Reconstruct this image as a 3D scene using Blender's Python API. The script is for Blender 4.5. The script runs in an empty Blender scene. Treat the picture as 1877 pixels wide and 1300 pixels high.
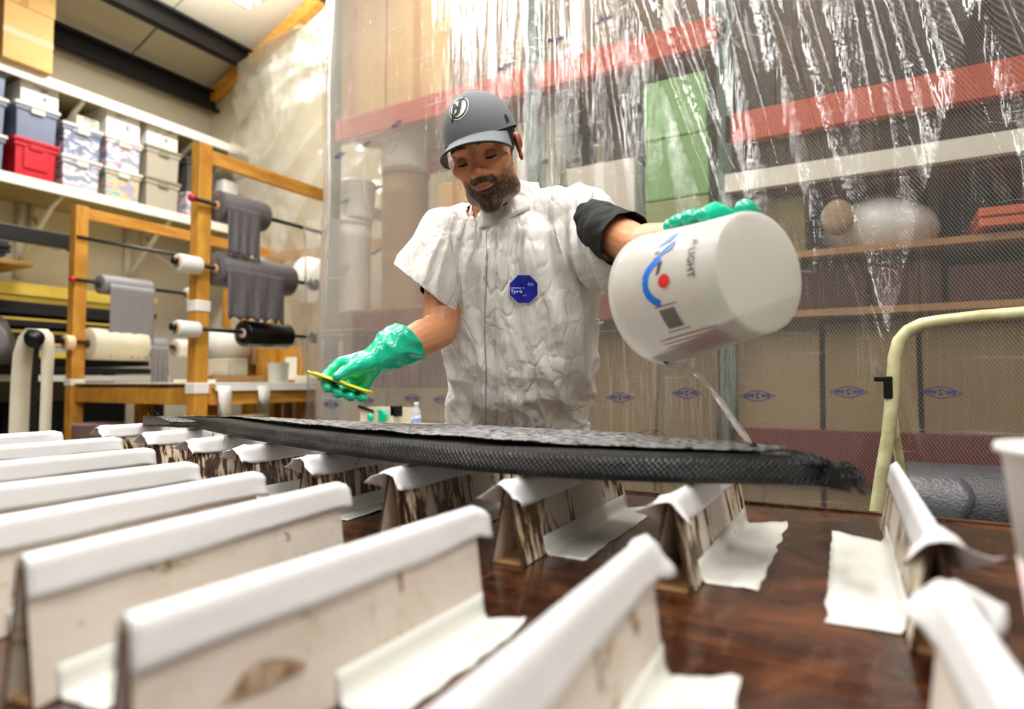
import bpy, bmesh, math, random
import numpy as np
from mathutils import Vector, Matrix, noise
from mathutils.bvhtree import BVHTree
R=random.Random(7); PI=math.pi
scn=bpy.context.scene; COL=scn.collection
# ---------------------------------------------------------------- camera
F=1161.; CX=938.5; CY=650.; YAW=math.radians(29.7); PITCH=math.radians(2.47); EYE=np.array([0,0,1.02])
_fw0=np.array([-math.sin(YAW),math.cos(YAW),0]); RT=np.array([math.cos(YAW),math.sin(YAW),0]); _u=np.array([0,0,1.])
FW=_fw0*math.cos(PITCH)+_u*math.sin(PITCH); UP=_u*math.cos(PITCH)-_fw0*math.sin(PITCH)
cam=bpy.data.cameras.new('camera'); camo=bpy.data.objects.new('camera',cam); COL.objects.link(camo); scn.camera=camo
cam.lens=F/1877*36; cam.sensor_width=36; cam.clip_start=.02
camo.matrix_world=Matrix(((RT[0],UP[0],-FW[0],0),(RT[1],UP[1],-FW[1],0),(RT[2],UP[2],-FW[2],1.02),(0,0,0,1)))
cam.dof.use_dof=True; cam.dof.focus_distance=1.55; cam.dof.aperture_fstop=2.0
# ---------------------------------------------------------------- world, exposure
w=bpy.data.worlds.new('World'); scn.world=w; w.use_nodes=True
w.node_tree.nodes['Background'].inputs[0].default_value=(1.0,.965,.91,1); w.node_tree.nodes['Background'].inputs[1].default_value=.10
scn.view_settings.view_transform='Standard'; scn.view_settings.look='None'; scn.view_settings.gamma=1; scn.view_settings.exposure=.0
try: scn.view_settings.use_curve_mapping=False
except Exception: pass
# fluorescent lamps of the shop: (x, y, z, watts); every one gets a fixture further down
LAMPS=[(-3.2,-.4,3.7,26),(-1.5,-.1,3.5,31),(.3,.3,3.5,36),(-2.3,1.3,3.7,40),(-.4,1.5,3.7,52),(-4.67,3.0,4.35,90),(-2.2,2.95,4.1,34),(1.5,3.4,4.3,5),(-1.9,-2.2,3.6,30),(.2,-2.2,3.6,30),(2.0,-.8,3.6,60)]
for i,(x,y,z,wt) in enumerate(LAMPS):
    l=bpy.data.lights.new('tube_light','AREA'); l.shape='RECTANGLE'; l.size=.22; l.size_y=1.2; l.energy=wt; l.color=(1,.97,.93)
    o=bpy.data.objects.new('tube_light',l); COL.objects.link(o); o.location=(x,y,z-.035)
    l2=bpy.data.lights.new('fill_uplight','AREA'); l2.shape='RECTANGLE'; l2.size=.22; l2.size_y=1.2; l2.energy=wt*(1.9 if i==5 else .3); l2.color=(1,.97,.93)  # upward fill light added to brighten the ceiling; no tube faces up
    o=bpy.data.objects.new('fill_uplight',l2); COL.objects.link(o); o.location=(x,y,z+.075); o.rotation_euler=(PI,0,0)
# ---------------------------------------------------------------- geometry helpers
def ray(u,v): return FW+RT*(u-CX)/F-UP*(v-CY)/F
def aZ(u,v,z): r=ray(u,v); return EYE+r*(z-EYE[2])/r[2]
def aY(u,v,y): r=ray(u,v); return EYE+r*y/r[1]
def aX(u,v,x): r=ray(u,v); return EYE+r*x/r[0]
def aD(u,v,d): return EYE+ray(u,v)*d
def V(p): return Vector((float(p[0]),float(p[1]),float(p[2])))
def link(o,parent=None):
    COL.objects.link(o)
    if parent is not None:
        o.parent=parent
    return o
def wloc(o):
    p=Vector((0,0,0))
    while o is not None: p=p+o.location; o=o.parent
    return p
class MB:
    def __init__(s): s.v=[]; s.f=[]; s.m=[]; s.cur=0
    def add(s,vs,fs):
        n=len(s.v); s.v+= [tuple(map(float,p)) for p in vs]; s.f+=[tuple(n+i for i in f) for f in fs]; s.m+=[s.cur]*len(fs); return s
    def box(s,a,b):
        x0,y0,z0=[min(a[i],b[i]) for i in range(3)]; x1,y1,z1=[max(a[i],b[i]) for i in range(3)]
        return s.add([(x0,y0,z0),(x1,y0,z0),(x1,y1,z0),(x0,y1,z0),(x0,y0,z1),(x1,y0,z1),(x1,y1,z1),(x0,y1,z1)],
            [(0,3,2,1),(4,5,6,7),(0,1,5,4),(1,2,6,5),(2,3,7,6),(3,0,4,7)])
    def loft(s,rings,closed=True,cap=True):
        n=len(rings[0]); vs=[p for r in rings for p in r]; fs=[]
        for i in range(len(rings)-1):
            for j in range(n if closed else n-1):
                k=(j+1)%n; fs.append((i*n+j,i*n+k,(i+1)*n+k,(i+1)*n+j))
        if cap and closed: fs.append(tuple(range(n-1,-1,-1))); fs.append(tuple((len(rings)-1)*n+j for j in range(n)))
        return s.add(vs,fs)
    def tube(s,pts,r,n=12,cap=True):
        pts=[V(p) for p in pts]; rs=r if hasattr(r,'__len__') else [r]*len(pts); rings=[]; up=None
        for i,p in enumerate(pts):
            t=(pts[min(i+1,len(pts)-1)]-pts[max(i-1,0)]).normalized()
            if up is None: up=t.orthogonal().normalized()
            up=(up-t*up.dot(t)).normalized(); b=t.cross(up)
            rings.append([p+(up*math.cos(a)+b*math.sin(a))*rs[i] for a in [2*PI*k/n for k in range(n)]])
        return s.loft(rings,True,cap)
    def capsule(s,a,b,ra,rb,n=20,k=5):
        a=V(a); b=V(b); t=(b-a).normalized(); pts=[];rs=[]
        for i in range(k+1): an=PI/2*(1-i/k); pts.append(a-t*ra*math.sin(an)); rs.append(max(ra*math.cos(an),1e-4))
        for i in range(1,6): f=i/6; pts.append(a.lerp(b,f)); rs.append(ra+(rb-ra)*f)
        for i in range(k+1): an=PI/2*i/k; pts.append(b+t*rb*math.sin(an)); rs.append(max(rb*math.cos(an),1e-4))
        up=t.orthogonal().normalized(); c=t.cross(up)
        return s.loft([[p+(up*math.cos(q)+c*math.sin(q))*r for q in [2*PI*j/n for j in range(n)]] for p,r in zip(pts,rs)])
    def lathe(s,prof,o,ax,n=32,cap=False):
        o=V(o); ax=V(ax).normalized(); up=ax.orthogonal().normalized(); c=ax.cross(up)
        return s.loft([[o+ax*h+(up*math.cos(q)+c*math.sin(q))*max(r,1e-5) for q in [2*PI*j/n for j in range(n)]] for r,h in prof],True,cap)
    def ell(s,c,r,M=None,n=24,k=14):
        c=V(c); rings=[]
        for i in range(k+1):
            th=PI*i/k; ring=[]
            for j in range(n):
                q=2*PI*j/n; p=Vector((r[0]*max(math.sin(th),1e-3)*math.cos(q),r[1]*max(math.sin(th),1e-3)*math.sin(q),-r[2]*math.cos(th)))
                ring.append(c+(M@p if M else p))
            rings.append(ring)
        return s.loft(rings)
    def mesh(s,name,mats,smooth=False,off=None):
        m=bpy.data.meshes.new(name); vv=s.v
        if off is not None: vv=[(p[0]-off[0],p[1]-off[1],p[2]-off[2]) for p in vv]
        m.from_pydata(vv,[],s.f); 
        for k in (mats if isinstance(mats,(list,tuple)) else [mats]): m.materials.append(k)
        m.polygons.foreach_set('material_index',s.m); m.update()
        bm=bmesh.new(); bm.from_mesh(m); bmesh.ops.recalc_face_normals(bm,faces=bm.faces); bm.to_mesh(m); bm.free()
        if smooth: m.polygons.foreach_set('use_smooth',[True]*len(m.polygons)); 
        return m
def tag(o,label=None,cat=None,group=None,kind=None):
    if label: o['label']=label
    if cat: o['category']=cat
    if group: o['group']=group
    if kind: o['kind']=kind
    return o
def thing(name,label,cat,loc=(0,0,0),group=None):
    o=bpy.data.objects.new(name,None); COL.objects.link(o); o.location=V(loc); o.empty_display_size=.05
    return tag(o,label,cat,group)
def part(name,mb,mat,parent=None,smooth=False,label=None,bevel=0,kind=None,seg=2):
    off=wloc(parent) if parent is not None else None
    o=bpy.data.objects.new(name,mb.mesh(name,mat,smooth,off)); link(o,parent)
    if label: o['label']=label
    if kind: o['kind']=kind
    if bevel:
        b=o.modifiers.new('bevel','BEVEL'); b.width=bevel; b.segments=seg; b.limit_method='ANGLE'
    return o
def autosmooth(o,ang=40):
    m=o.data; m.polygons.foreach_set('use_smooth',[True]*len(m.polygons))
    bm=bmesh.new(); bm.from_mesh(m)
    for e in bm.edges:
        if len(e.link_faces)==2 and e.calc_face_angle(0)>math.radians(ang): e.smooth=False
    bm.to_mesh(m); bm.free(); return o
def solo(name,mb,mat,label,cat,group=None,smooth=False,bevel=0,kind=None):
    """one mesh that is a thing; its origin goes to the middle of its base"""
    a=np.array(mb.v); loc=((a[:,0].min()+a[:,0].max())/2,(a[:,1].min()+a[:,1].max())/2,a[:,2].min())
    o=bpy.data.objects.new(name,mb.mesh(name,mat,smooth,loc)); COL.objects.link(o); o.location=loc
    if bevel: b=o.modifiers.new('bevel','BEVEL'); b.width=bevel; b.segments=2; b.limit_method='ANGLE'
    return tag(o,label,cat,group,kind)
def clone(root,loc,rz=0,label=None,seen=None):
    r=root.copy(); COL.objects.link(r); r.location=V(loc); r.rotation_euler=(0,0,rz)
    if label: r['label']=label
    for ch in root.children:
        c=ch.copy(); COL.objects.link(c); c.parent=r
        for g in ch.children:
            d=g.copy(); COL.objects.link(d); d.parent=c
    return r
# ---------------------------------------------------------------- materials
def hexc(h):
    h=h.lstrip('#'); c=[int(h[i:i+2],16)/255 for i in (0,2,4)]
    return tuple((x/12.92 if x<=.04045 else ((x+.055)/1.055)**2.4) for x in c)+(1,)
class NT:
    def __init__(s,m): s.t=m.node_tree; s.n=s.t.nodes; s.l=s.t.links
    def __call__(s,typ,ins=None,**kw):
        n=s.n.new('ShaderNode'+typ)
        for k,v in kw.items(): setattr(n,k,v)
        for k,v in (ins or {}).items():
            if hasattr(v,'is_output') or isinstance(v,bpy.types.NodeSocket): s.l.new(v,n.inputs[k])
            else: n.inputs[k].default_value=v
        return n
    def ramp(s,fac,stops):
        r=s.n.new('ShaderNodeValToRGB'); s.l.new(fac,r.inputs[0]); e=r.color_ramp.elements
        while len(e)<len(stops): e.new(.5)
        for k,(p,c) in enumerate(stops): e[k].position=p; e[k].color=c if len(c)==4 else tuple(c)+(1,)
        return r.outputs[0]
    def math(s,op,a,b=None,c=None):
        n=s.n.new('ShaderNodeMath'); n.operation=op
        for i,x in enumerate((a,b,c)):
            if x is None: continue
            if isinstance(x,(int,float)): n.inputs[i].default_value=x
            else: s.l.new(x,n.inputs[i])
        return n.outputs[0]
    def mix(s,f,a,b):
        n=s.n.new('ShaderNodeMix'); n.data_type='RGBA'
        for i,x in ((0,f),(6,a),(7,b)):
            if isinstance(x,(int,float,tuple)): n.inputs[i].default_value=x
            else: s.l.new(x,n.inputs[i])
        return n.outputs[2]
def mat(name,col,rough=.5,metal=0,var=0,vscale=8,bump=0,bscale=40,spec=.5,stretch=None,col2=None,coat=0,trans=0,emit=0,sub=0,detail=4,alpha=1):
    m=bpy.data.materials.new(name); m.use_nodes=True; t=NT(m); b=t.n['Principled BSDF']
    c=hexc(col) if isinstance(col,str) else col
    b.inputs['Roughness'].default_value=rough; b.inputs['Metallic'].default_value=metal; b.inputs['Specular IOR Level'].default_value=spec
    b.inputs['Base Color'].default_value=c; b.inputs['Coat Weight'].default_value=coat; b.inputs['Transmission Weight'].default_value=trans
    b.inputs['Coat Roughness'].default_value=.08; b.inputs['Alpha'].default_value=alpha
    if emit: b.inputs['Emission Color'].default_value=c; b.inputs['Emission Strength'].default_value=emit
    if sub: b.inputs['Subsurface Weight'].default_value=sub; b.inputs['Subsurface Radius'].default_value=(.012,.005,.003); b.inputs['Subsurface Scale'].default_value=1
    if var or bump:
        tc=t('TexCoord'); mp=t('Mapping',{0:tc.outputs['Object']}); 
        if stretch: mp.inputs['Scale'].default_value=stretch
    if var:
        nz=t('TexNoise',{'Vector':mp.outputs[0],'Scale':vscale,'Detail':detail,'Roughness':.6})
        c2=hexc(col2) if col2 else tuple(x*(1-var) for x in c[:3])+(1,)
        o=t.ramp(nz.outputs[0],[(.35,c),(.68,c2)]); t.l.new(o,b.inputs['Base Color'])
    if bump:
        nb=t('TexNoise',{'Vector':mp.outputs[0],'Scale':bscale,'Detail':3}); bp=t('Bump',{'Strength':bump,'Distance':.004,'Height':nb.outputs[0]})
        t.l.new(bp.outputs[0],b.inputs['Normal'])
    return m
def wood(name,a,b,scale=6,stretch=(9,9,1),rough=.5,coat=0):
    m=bpy.data.materials.new(name); m.use_nodes=True; t=NT(m); p=t.n['Principled BSDF']
    tc=t('TexCoord'); mp=t('Mapping',{0:tc.outputs['Object'],'Scale':stretch})
    n1=t('TexNoise',{'Vector':mp.outputs[0],'Scale':scale,'Detail':6,'Roughness':.65,'Distortion':.6})
    c=t.ramp(n1.outputs[0],[(.3,hexc(a)),(.7,hexc(b))]); t.l.new(c,p.inputs['Base Color']); p.inputs['Roughness'].default_value=rough; p.inputs['Coat Weight'].default_value=coat
    bp=t('Bump',{'Strength':.15,'Distance':.002,'Height':n1.outputs[0]}); t.l.new(bp.outputs[0],p.inputs['Normal']); return m
M={}
M['cream']=mat('painted_plaster','#e2dcc8',.75,var=.06,vscale=2)
M['ceil']=mat('ceiling_sheet','#d2cbb8',.55,var=.08,vscale=1.5)
M['black_steel']=mat('black_steel','#17181c',.42,var=.3,vscale=5)
M['pine']=wood('pine','#e6ab45','#bb7a22',3,(3,3,1.2))
M['pine_y']=wood('pine_long','#e2a847','#b27022',3,(6,1,6))
M['shelf']=mat('shelf_paint','#f2efe4',.6,var=.05)
M['shelf_under']=mat('shelf_board','#b5a77c',.7,var=.15,vscale=6)
M['card']=mat('brown_cardboard','#d9b071',.8,var=.12,vscale=10,bump=.1)
M['card2']=mat('aged_cardboard','#b58a5e',.85,var=.2,vscale=8)
M['tape_brown']=mat('parcel_tape','#c08a48',.35)
M['white_plastic']=mat('white_plastic','#ecebe6',.35,var=.04)
M['white_paper']=mat('white_paper','#f6f4ec',.8,var=.04,vscale=12)
M['concrete']=mat('concrete','#8a8276',.6,var=.3,vscale=3,bump=.1)
M['rod']=mat('black_rod','#0c0c0d',.3)
M['fibre']=mat('grey_fibre_cloth','#918f94',.42,var=.25,vscale=30,stretch=(14,14,.7),bump=.4,bscale=40)
M['fibre_dark']=mat('dark_fibre_cloth','#6d696c',.5,var=.5,vscale=24,stretch=(1,16,.6),bump=.5,bscale=40)
M['blackfoam']=mat('black_foam','#0d0c0c',.8)
M['yellow']=mat('yellow_foam_board','#d9bc4b',.7,var=.15,vscale=7)
M['linen']=mat('linen_paper','#ded6bf',.75,var=.08,vscale=12)
M['red']=mat('red_plastic','#c4142c',.35)
M['green_lid']=mat('green_plastic','#119a58',.4)
# ================================================================ SETTING
def struct(name,mb,m,bevel=0,parent=None,smooth=False):
    o=part(name,mb,m,parent,smooth,bevel=bevel); o['kind']='structure'; return o
XL=-6.85; YB=4.7; SL=.37
def roofz(x): return 4.50+SL*(x-XL) if x<0.5 else 4.50+SL*(.5-XL)-SL*(x-.5)
struct('floor',MB().box((XL-.1,-4,-.1),(6,YB+.1,0)),M['concrete'])
struct('wall_left',MB().box((XL-.12,-4,0),(XL,YB,4.5)),M['cream'])
_w=MB(); _pts=[(XL-.1,0),(6,0),(6,roofz(6)),(.5,roofz(.5)),(XL-.1,roofz(XL-.1))]
_w.loft([[(x,YB,z) for x,z in _pts],[(x,YB+.12,z) for x,z in _pts]]); struct('wall_back',_w,M['cream'])
struct('wall_right',MB().box((6,-4,0),(6.12,YB,roofz(6))),M['cream'])
ce=MB(); ce.add([(XL-.1,-4,roofz(XL)+.10),(.5,-4,roofz(.5)+.10),(.5,YB,roofz(.5)+.10),(XL-.1,YB,roofz(XL)+.10),(XL-.1,-4,roofz(XL)+.06),(.5,-4,roofz(.5)+.06),(.5,YB,roofz(.5)+.06),(XL-.1,YB,roofz(XL)+.06)],[(0,1,2,3),(4,5,6,7),(0,1,5,4),(2,3,7,6)])
ce.add([(.5,-4,roofz(.5)+.10),(6,-4,roofz(6)+.10),(6,YB,roofz(6)+.10),(.5,YB,roofz(.5)+.10)],[(0,1,2,3)])
ceil=struct('ceiling',ce,M['ceil'])
y=YB
while y>-3.4:                                     # roof sheets with open seams
    b=MB(); x0,x1=XL,.5
    r=[(x0,y-.95,roofz(x0)),(x1,y-.95,roofz(x1)),(x1,y-.012,roofz(x1)),(x0,y-.012,roofz(x0))]
    b.loft([r,[(p[0],p[1],p[2]+.05) for p in r]]); part('roof_panel',b,M['ceil'],ceil,bevel=.006); y-=.96
def cbeam(x,zb,h,name):
    b=MB(); t=.012
    b.box((x-.005,-3.5,zb),(x+.005,YB-.02,zb+h)); b.box((x-.005,-3.5,zb),(x+.075,YB-.02,zb+t)); b.box((x-.005,-3.5,zb+h-t),(x+.075,YB-.02,zb+h))
    b.box((x+.063,-3.5,zb),(x+.075,YB-.02,zb+.03)); b.box((x+.063,-3.5,zb+h-.03),(x+.075,YB-.02,zb+h))
    o=struct(name,b,M['black_steel']); return o
cbeam(-6.72,4.20,.24,'trim_1'); cbeam(-6.05,4.50,.24,'trim_2')
for x in (-4.9,-3.7,-2.4,-1.1): cbeam(x,roofz(x)-.25,.24,'trim_3')
b=MB(); b.loft([[(XL,YB-.10,roofz(XL)-.22),(.5,YB-.10,roofz(.5)-.22),(.5,YB-.01,roofz(.5)-.22),(XL,YB-.01,roofz(XL)-.22)],[(XL,YB-.10,roofz(XL)-.07),(.5,YB-.10,roofz(.5)-.07),(.5,YB-.01,roofz(.5)-.07),(XL,YB-.01,roofz(XL)-.07)]])
struct('trim_4',b,M['pine_y'])
M['lamp_white']=mat('lamp_housing','#f3f3f0',.4); M['tube']=mat('lit_tube',(1,.98,.95,1),.5,emit=6)
for i,(x,y,z,wt) in enumerate(LAMPS):
    where=['over the near left of the work table','over the table behind the camera','over the right end of the table','above the worker','above the curtain end','on the sloped ceiling above the storage racks','between the curtain and the pallet rack','above the right part of the pallet rack','far behind the camera at left','far behind the camera','right of the camera'][i]
    t=thing('ceiling_lamp','long white fluorescent fitting '+where,'lamp',(x,y,z),'fluorescent fittings')
    part('housing',MB().box((x-.14,y-.63,z),(x+.14,y+.63,z+.06)),M['lamp_white'],t,bevel=.01)
    for s in (-.06,.06): part('tube',MB().tube([(x+s,y-.6,z-.014),(x+s,y+.6,z-.014)],.013,10),M['tube'],t,True)
    for s in (-.5,.5): part('hanger',MB().tube([(x,y+s,z+.05),(x,y+s,roofz(x)+.03)],.004,6),M['black_steel'],t)
# ---------------------------------------------------------------- wall shelves on the left
def wall_shelf(name,zt,label,ypos,hook=True):
    t=thing(name,label,'shelf',(XL,1.5,zt))
    part('shelf_board',MB().box((XL+.005,-2,zt-.022),(-6.03,YB-.12,zt)),M['shelf_under'],t)
    part('front_edge',MB().box((-6.03,-2,zt-.075),(-6.0,YB-.12,zt+.012)),M['shelf'],t,bevel=.004,label='white painted front lipping')
    for yy in ypos:
        b=MB(); pts=[(-6.06,yy,zt-.03),(-6.10,yy,zt-.075),(-6.25,yy,zt-.14),(-6.5,yy,zt-.33),(-6.72,yy,zt-.52),(-6.82,yy,zt-.55)]
        for k in (0,): b.tube(pts,[.018,.02,.022,.024,.026,.028],8)
        b.box((XL+.003,yy-.03,zt-.72),(XL+.05,yy+.03,zt-.022)); part('bracket',b,M['shelf'],t,True)
    return t
Z1=2.695; Z2=3.585
wall_shelf('wall_shelf',Z2,'upper long white wall shelf carrying the brown cartons',[aX(150,200,-6.1)[1],aX(355,260,-6.1)[1],.4,-.9])
wall_shelf('wall_shelf',Z1,'lower long white wall shelf carrying the storage crates',[aX(110,400,-6.1)[1],aX(310,420,-6.1)[1],.4,-.9])
def crate(u0,u1,z0,h,mats,label,lid=True,kind='tub',group='storage crates on the lower wall shelf'):
    y0=aX(u0,300,-6.05)[1]; y1=aX(u1,300,-6.05)[1]; x1=-6.05; x0=-6.55; body,lidm=mats
    t=thing('storage_crate',label,'crate',((x0+x1)/2,(y0+y1)/2,z0),group)
    ins=.018; b=MB(); ym=(y0+y1)/2
    def rg(z,k): return [(x0+k,y0+k,z),(x1-k,y0+k,z),(x1-k,y1-k,z),(x0+k,y1-k,z)]
    b.loft([rg(z0+.002,ins+.006),rg(z0+h*.78,ins),rg(z0+h*.79,.006),rg(z0+h*.9,.006)]); part('tub',b,body,t,bevel=.006)
    b=MB(); b.box((x0-.006,y0-.004,z0+h*.9),(x1+.006,y1+.004,z0+h)); lo_=part('lid',b,lidm,t,bevel=.008)
    b=MB(); b.box((x1-.02,ym-.05,z0+h*.74),(x1+.006,ym+.05,z0+h*.88)); part('latch',b,lidm if kind!='red' else body,lo_,bevel=.004)
    if kind=='red':
        b=MB(); b.box((x1-.02,ym-.09,z0+h*.25),(x1-.008,ym+.09,z0+h*.78)); part('front_rib',b,body,t,bevel=.005)
    return t
def crate_mat(name,a,b,c,sc=9):
    m=bpy.data.materials.new(name); m.use_nodes=True; t=NT(m); p=t.n['Principled BSDF']; tc=t('TexCoord')
    mp=t('Mapping',{0:tc.outputs['Object'],'Scale':(1,1,2.2)}); nz=t('TexNoise',{'Vector':mp.outputs[0],'Scale':sc,'Detail':2,'Distortion':1.2})
    t.l.new(t.ramp(nz.outputs[0],[(.42,hexc(a)),(.5,hexc(b)),(.62,hexc(c))]),p.inputs['Base Color']); p.inputs['Roughness'].default_value=.25; return m
cl1=crate_mat('clear_crate_linens','#7e88a3','#98a0b4','#f2f2f4'); cl2=crate_mat('clear_crate_papers','#8d98ad','#f3f1f4','#b9b3c4',7)
cl3=crate_mat('clear_crate_cloths','#9aa0b3','#f6f0f2','#e08aa8',6); cl4=crate_mat('clear_crate_teal','#a5a3b5','#e7c48a','#63b7c2',5)
gr=mat('grey_crate_plastic','#b3ac9c',.4,var=.05); slate=mat('slate_crate_plastic','#77819a',.35,var=.1,vscale=5); dk=mat('charcoal_crate_plastic','#4a4744',.4); lidw=mat('pale_lid','#d9d6cf',.35); lidg=mat('olive_lid','#8e8874',.35)
H=.30
crate(-75,12,Z1+.014,H,(slate,lidw),'pale slate crate at bottom of stack cut off by left frame edge')
crate(-75,12,Z1+.014+H,H,(slate,lidw),'pale slate crate in middle of stack cut off by left frame edge')
crate(-75,12,Z1+.014+2*H,.24,(slate,lidw),'pale slate crate topmost of stack cut off by left frame edge')
crate(24,108,Z1+.014,.33,(M['red'],M['red']),'bright red plastic crate sitting directly on the shelf',kind='red')
crate(24,108,Z1+.344,.30,(slate,lidw),'slate crate on top of the red crate')
crate(113,188,Z1+.014,.29,(cl2,lidw),'clear crate of folded white papers, under another, right of red crate')
crate(113,188,Z1+.304,.29,(cl1,lidw),'clear crate with bluish contents below a small carton')
crate(193,262,Z1+.014,.29,(cl4,lidw),'clear crate with teal and orange contents, under a crate with pink')
crate(193,262,Z1+.304,.29,(cl3,lidw),'clear crate with white and pink contents under the big white carton')
crate(268,333,Z1+.014,.31,(gr,lidg),'plain grey crate directly on the shelf under another grey crate')
crate(268,333,Z1+.324,.31,(gr,lidg),'plain grey crate with olive lid under a white carton')
crate(343,398,Z1+.014,.30,(cl3,dk),'clear crate with dark lid on the shelf behind tall wooden post')
crate(343,398,Z1+.314,.32,(dk,dk),'charcoal crate half hidden by tall wooden post')
crate(405,440,Z1+.014,.26,(gr,dk),'grey crate with black lid right of tall wooden post, under a pale bin')
def carton(u0,u1,z0,h,m,label,x1=-6.08,dep=.42,print_=True,group=None,band=False,cat='box',vy=300):
    y0=aX(u0,vy,x1)[1]; y1=aX(u1,vy,x1)[1]; ym=(y0+y1)/2
    t=thing('carton',label,cat,(x1-dep/2,ym,z0),group)
    bd=part('body',MB().box((x1-dep,y0,z0),(x1,y1,z0+h)),m,t,bevel=.006)
    b=MB(); b.box((x1-dep/2-.003,y0-.001,z0+h),(x1-dep/2+.003,y1+.001,z0+h+.002)); part('flap_seam',b,M['tape_brown'],bd)
    if print_:
        b=MB(); g=random.Random(int(u0))
        for k in range(7):
            yy=y0+.04+(y1-y0-.1)*g.random(); zz=z0+h*(.6+.3*g.random()); b.box((x1,yy,zz),(x1+.001,yy+.02+.04*g.random(),zz+.008))
        b.box((x1,ym+.02,z0+h*.3),(x1+.001,ym+.05,z0+h*.5)); part('printing',b,M['ink'],bd)
    if band:
        b=MB()
        if band=='h': b.box((x1,y0,z0+h*.44),(x1+.001,y1,z0+h*.56))
        else: b.box((x1,ym-.03,z0),(x1+.001,ym+.03,z0+h))
        part('tape_strip',b,M['tape_brown'],bd)
    return t
M['ink']=mat('faded_ink','#8e8d92',.8)
carton(33,104,Z1+.644,.20,M['white_paper'],'low white printed carton on the slate crate',group='white cartons on crates')
carton(138,180,Z1+.594,.10,M['linen'],'small cream carton on a clear crate, lowest carton of the row',group='white cartons on crates')
carton(193,255,Z1+.594,.31,M['white_paper'],'biggest white carton, on the clear crate with pink contents',group='white cartons on crates')
carton(268,325,Z1+.634,.23,M['white_paper'],'white carton with dark print on the grey crates',group='white cartons on crates')
carton(410,437,Z1+.274,.25,M['white_plastic'],'pale bin standing on grey crate right of tall wooden post',print_=False,cat='bin')
carton(4,97,Z2+.012,.47,M['card'],'lower brown carton with horizontal tape on the upper wall shelf',x1=-5.93,dep=.55,print_=False,band='h',group='brown cartons on the upper shelf',vy=110)
carton(-20,102,Z2+.485,.42,M['card'],'upper brown carton stacked on another at the top left corner',x1=-5.93,dep=.55,print_=False,band='v',group='brown cartons on the upper shelf',vy=40)
# ---------------------------------------------------------------- lower wall storage: steel rail, sheets, foam stock, dark bench
x=-6.0
def LP(u,v,xx=-6.0): return aX(u,v,xx)
p0=LP(-40,420); p1=LP(130,443)
t=thing('storage_beam','black steel storage beam sticking out below the crate shelf','beam',(x,p1[1],p1[2]-.07))
part('beam',MB().box((x-.05,0.5,p1[2]-.07),(x+.03,p1[1],p1[2]+.05)),M['black_steel'],t,bevel=.006); part('end_plate',MB().box((x-.06,p1[1],p1[2]-.08),(x+.04,p1[1]+.01,p1[2]+.06)),M['black_steel'],t)
for u,v,l in ((112,458,'white hanging shelf hook left of the near wooden post'),(318,485,'white hanging shelf hook behind the tall wooden post')):
    q=LP(u,v,-6.3); b=MB(); b.tube([q+np.array([-.5,0,.35]),q+np.array([-.3,0,.12]),q+np.array([-.1,0,.02]),q+np.array([0,0,0]),q+np.array([.06,0,.01])],.018,8)
    b.box((XL,q[1]-.03,q[2]+.2),(XL+.05,q[1]+.03,q[2]+.5)); solo('shelf_hook',b,M['shelf'],l,'hook','white shelf hooks',True)
# plywood sheets and black panels at upper left
q0=LP(-60,470,-5.75); q1=LP(62,482,-5.75)
t=thing('panel_stack','stack of black panels on a plywood sheet at left edge','panels',(-6.1,q0[1],q1[2]-.06))
part('plywood_sheet',MB().box((-6.5,q0[1]-.6,q1[2]-.035),(-5.75,q1[1],q1[2]+.0)),wood('rough_ply','#b98a42','#7c5524',4,(6,1,6)),t,bevel=.004)
for k in range(7):
    part('panel',MB().box((-6.45+R.random()*.03,q0[1]-.6,q1[2]+.002+k*.032),(-5.8-R.random()*.05,q1[1]-.12-R.random()*.1,q1[2]+.028+k*.032)),M['black_steel'] if k%2 else mat('grey_panel','#2b2a2e',.5),t,bevel=.002)
# foam sheet pile
t=thing('foam_stack','long pile of yellow and black foam sheets against the left wall','foam sheets',(-6.2,1.6,aX(100,660,-6)[2]))
zz=aX(100,668,-5.9)[2]; ztop=aX(60,520,-5.9)[2]; n=13; hh=(ztop-zz)/n
for k in range(n):
    m=M['yellow'] if k in (1,3,5,7,10,11,12) else (M['blackfoam'] if k!=2 else mat('grey_foam','#a9a9ac',.7)); th=hh*(.98)
    if k in (3,5,7): th=hh*.45
    ye=aX(300-(k%3)*8-(20 if k<9 else 0),600,-5.9)[1]-.1*R.random()
    part('foam_sheet',MB().box((-6.6,.2,zz+k*hh),(-5.9-.04*R.random(),ye,zz+k*hh+th)),m,t,bevel=.003)
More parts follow.
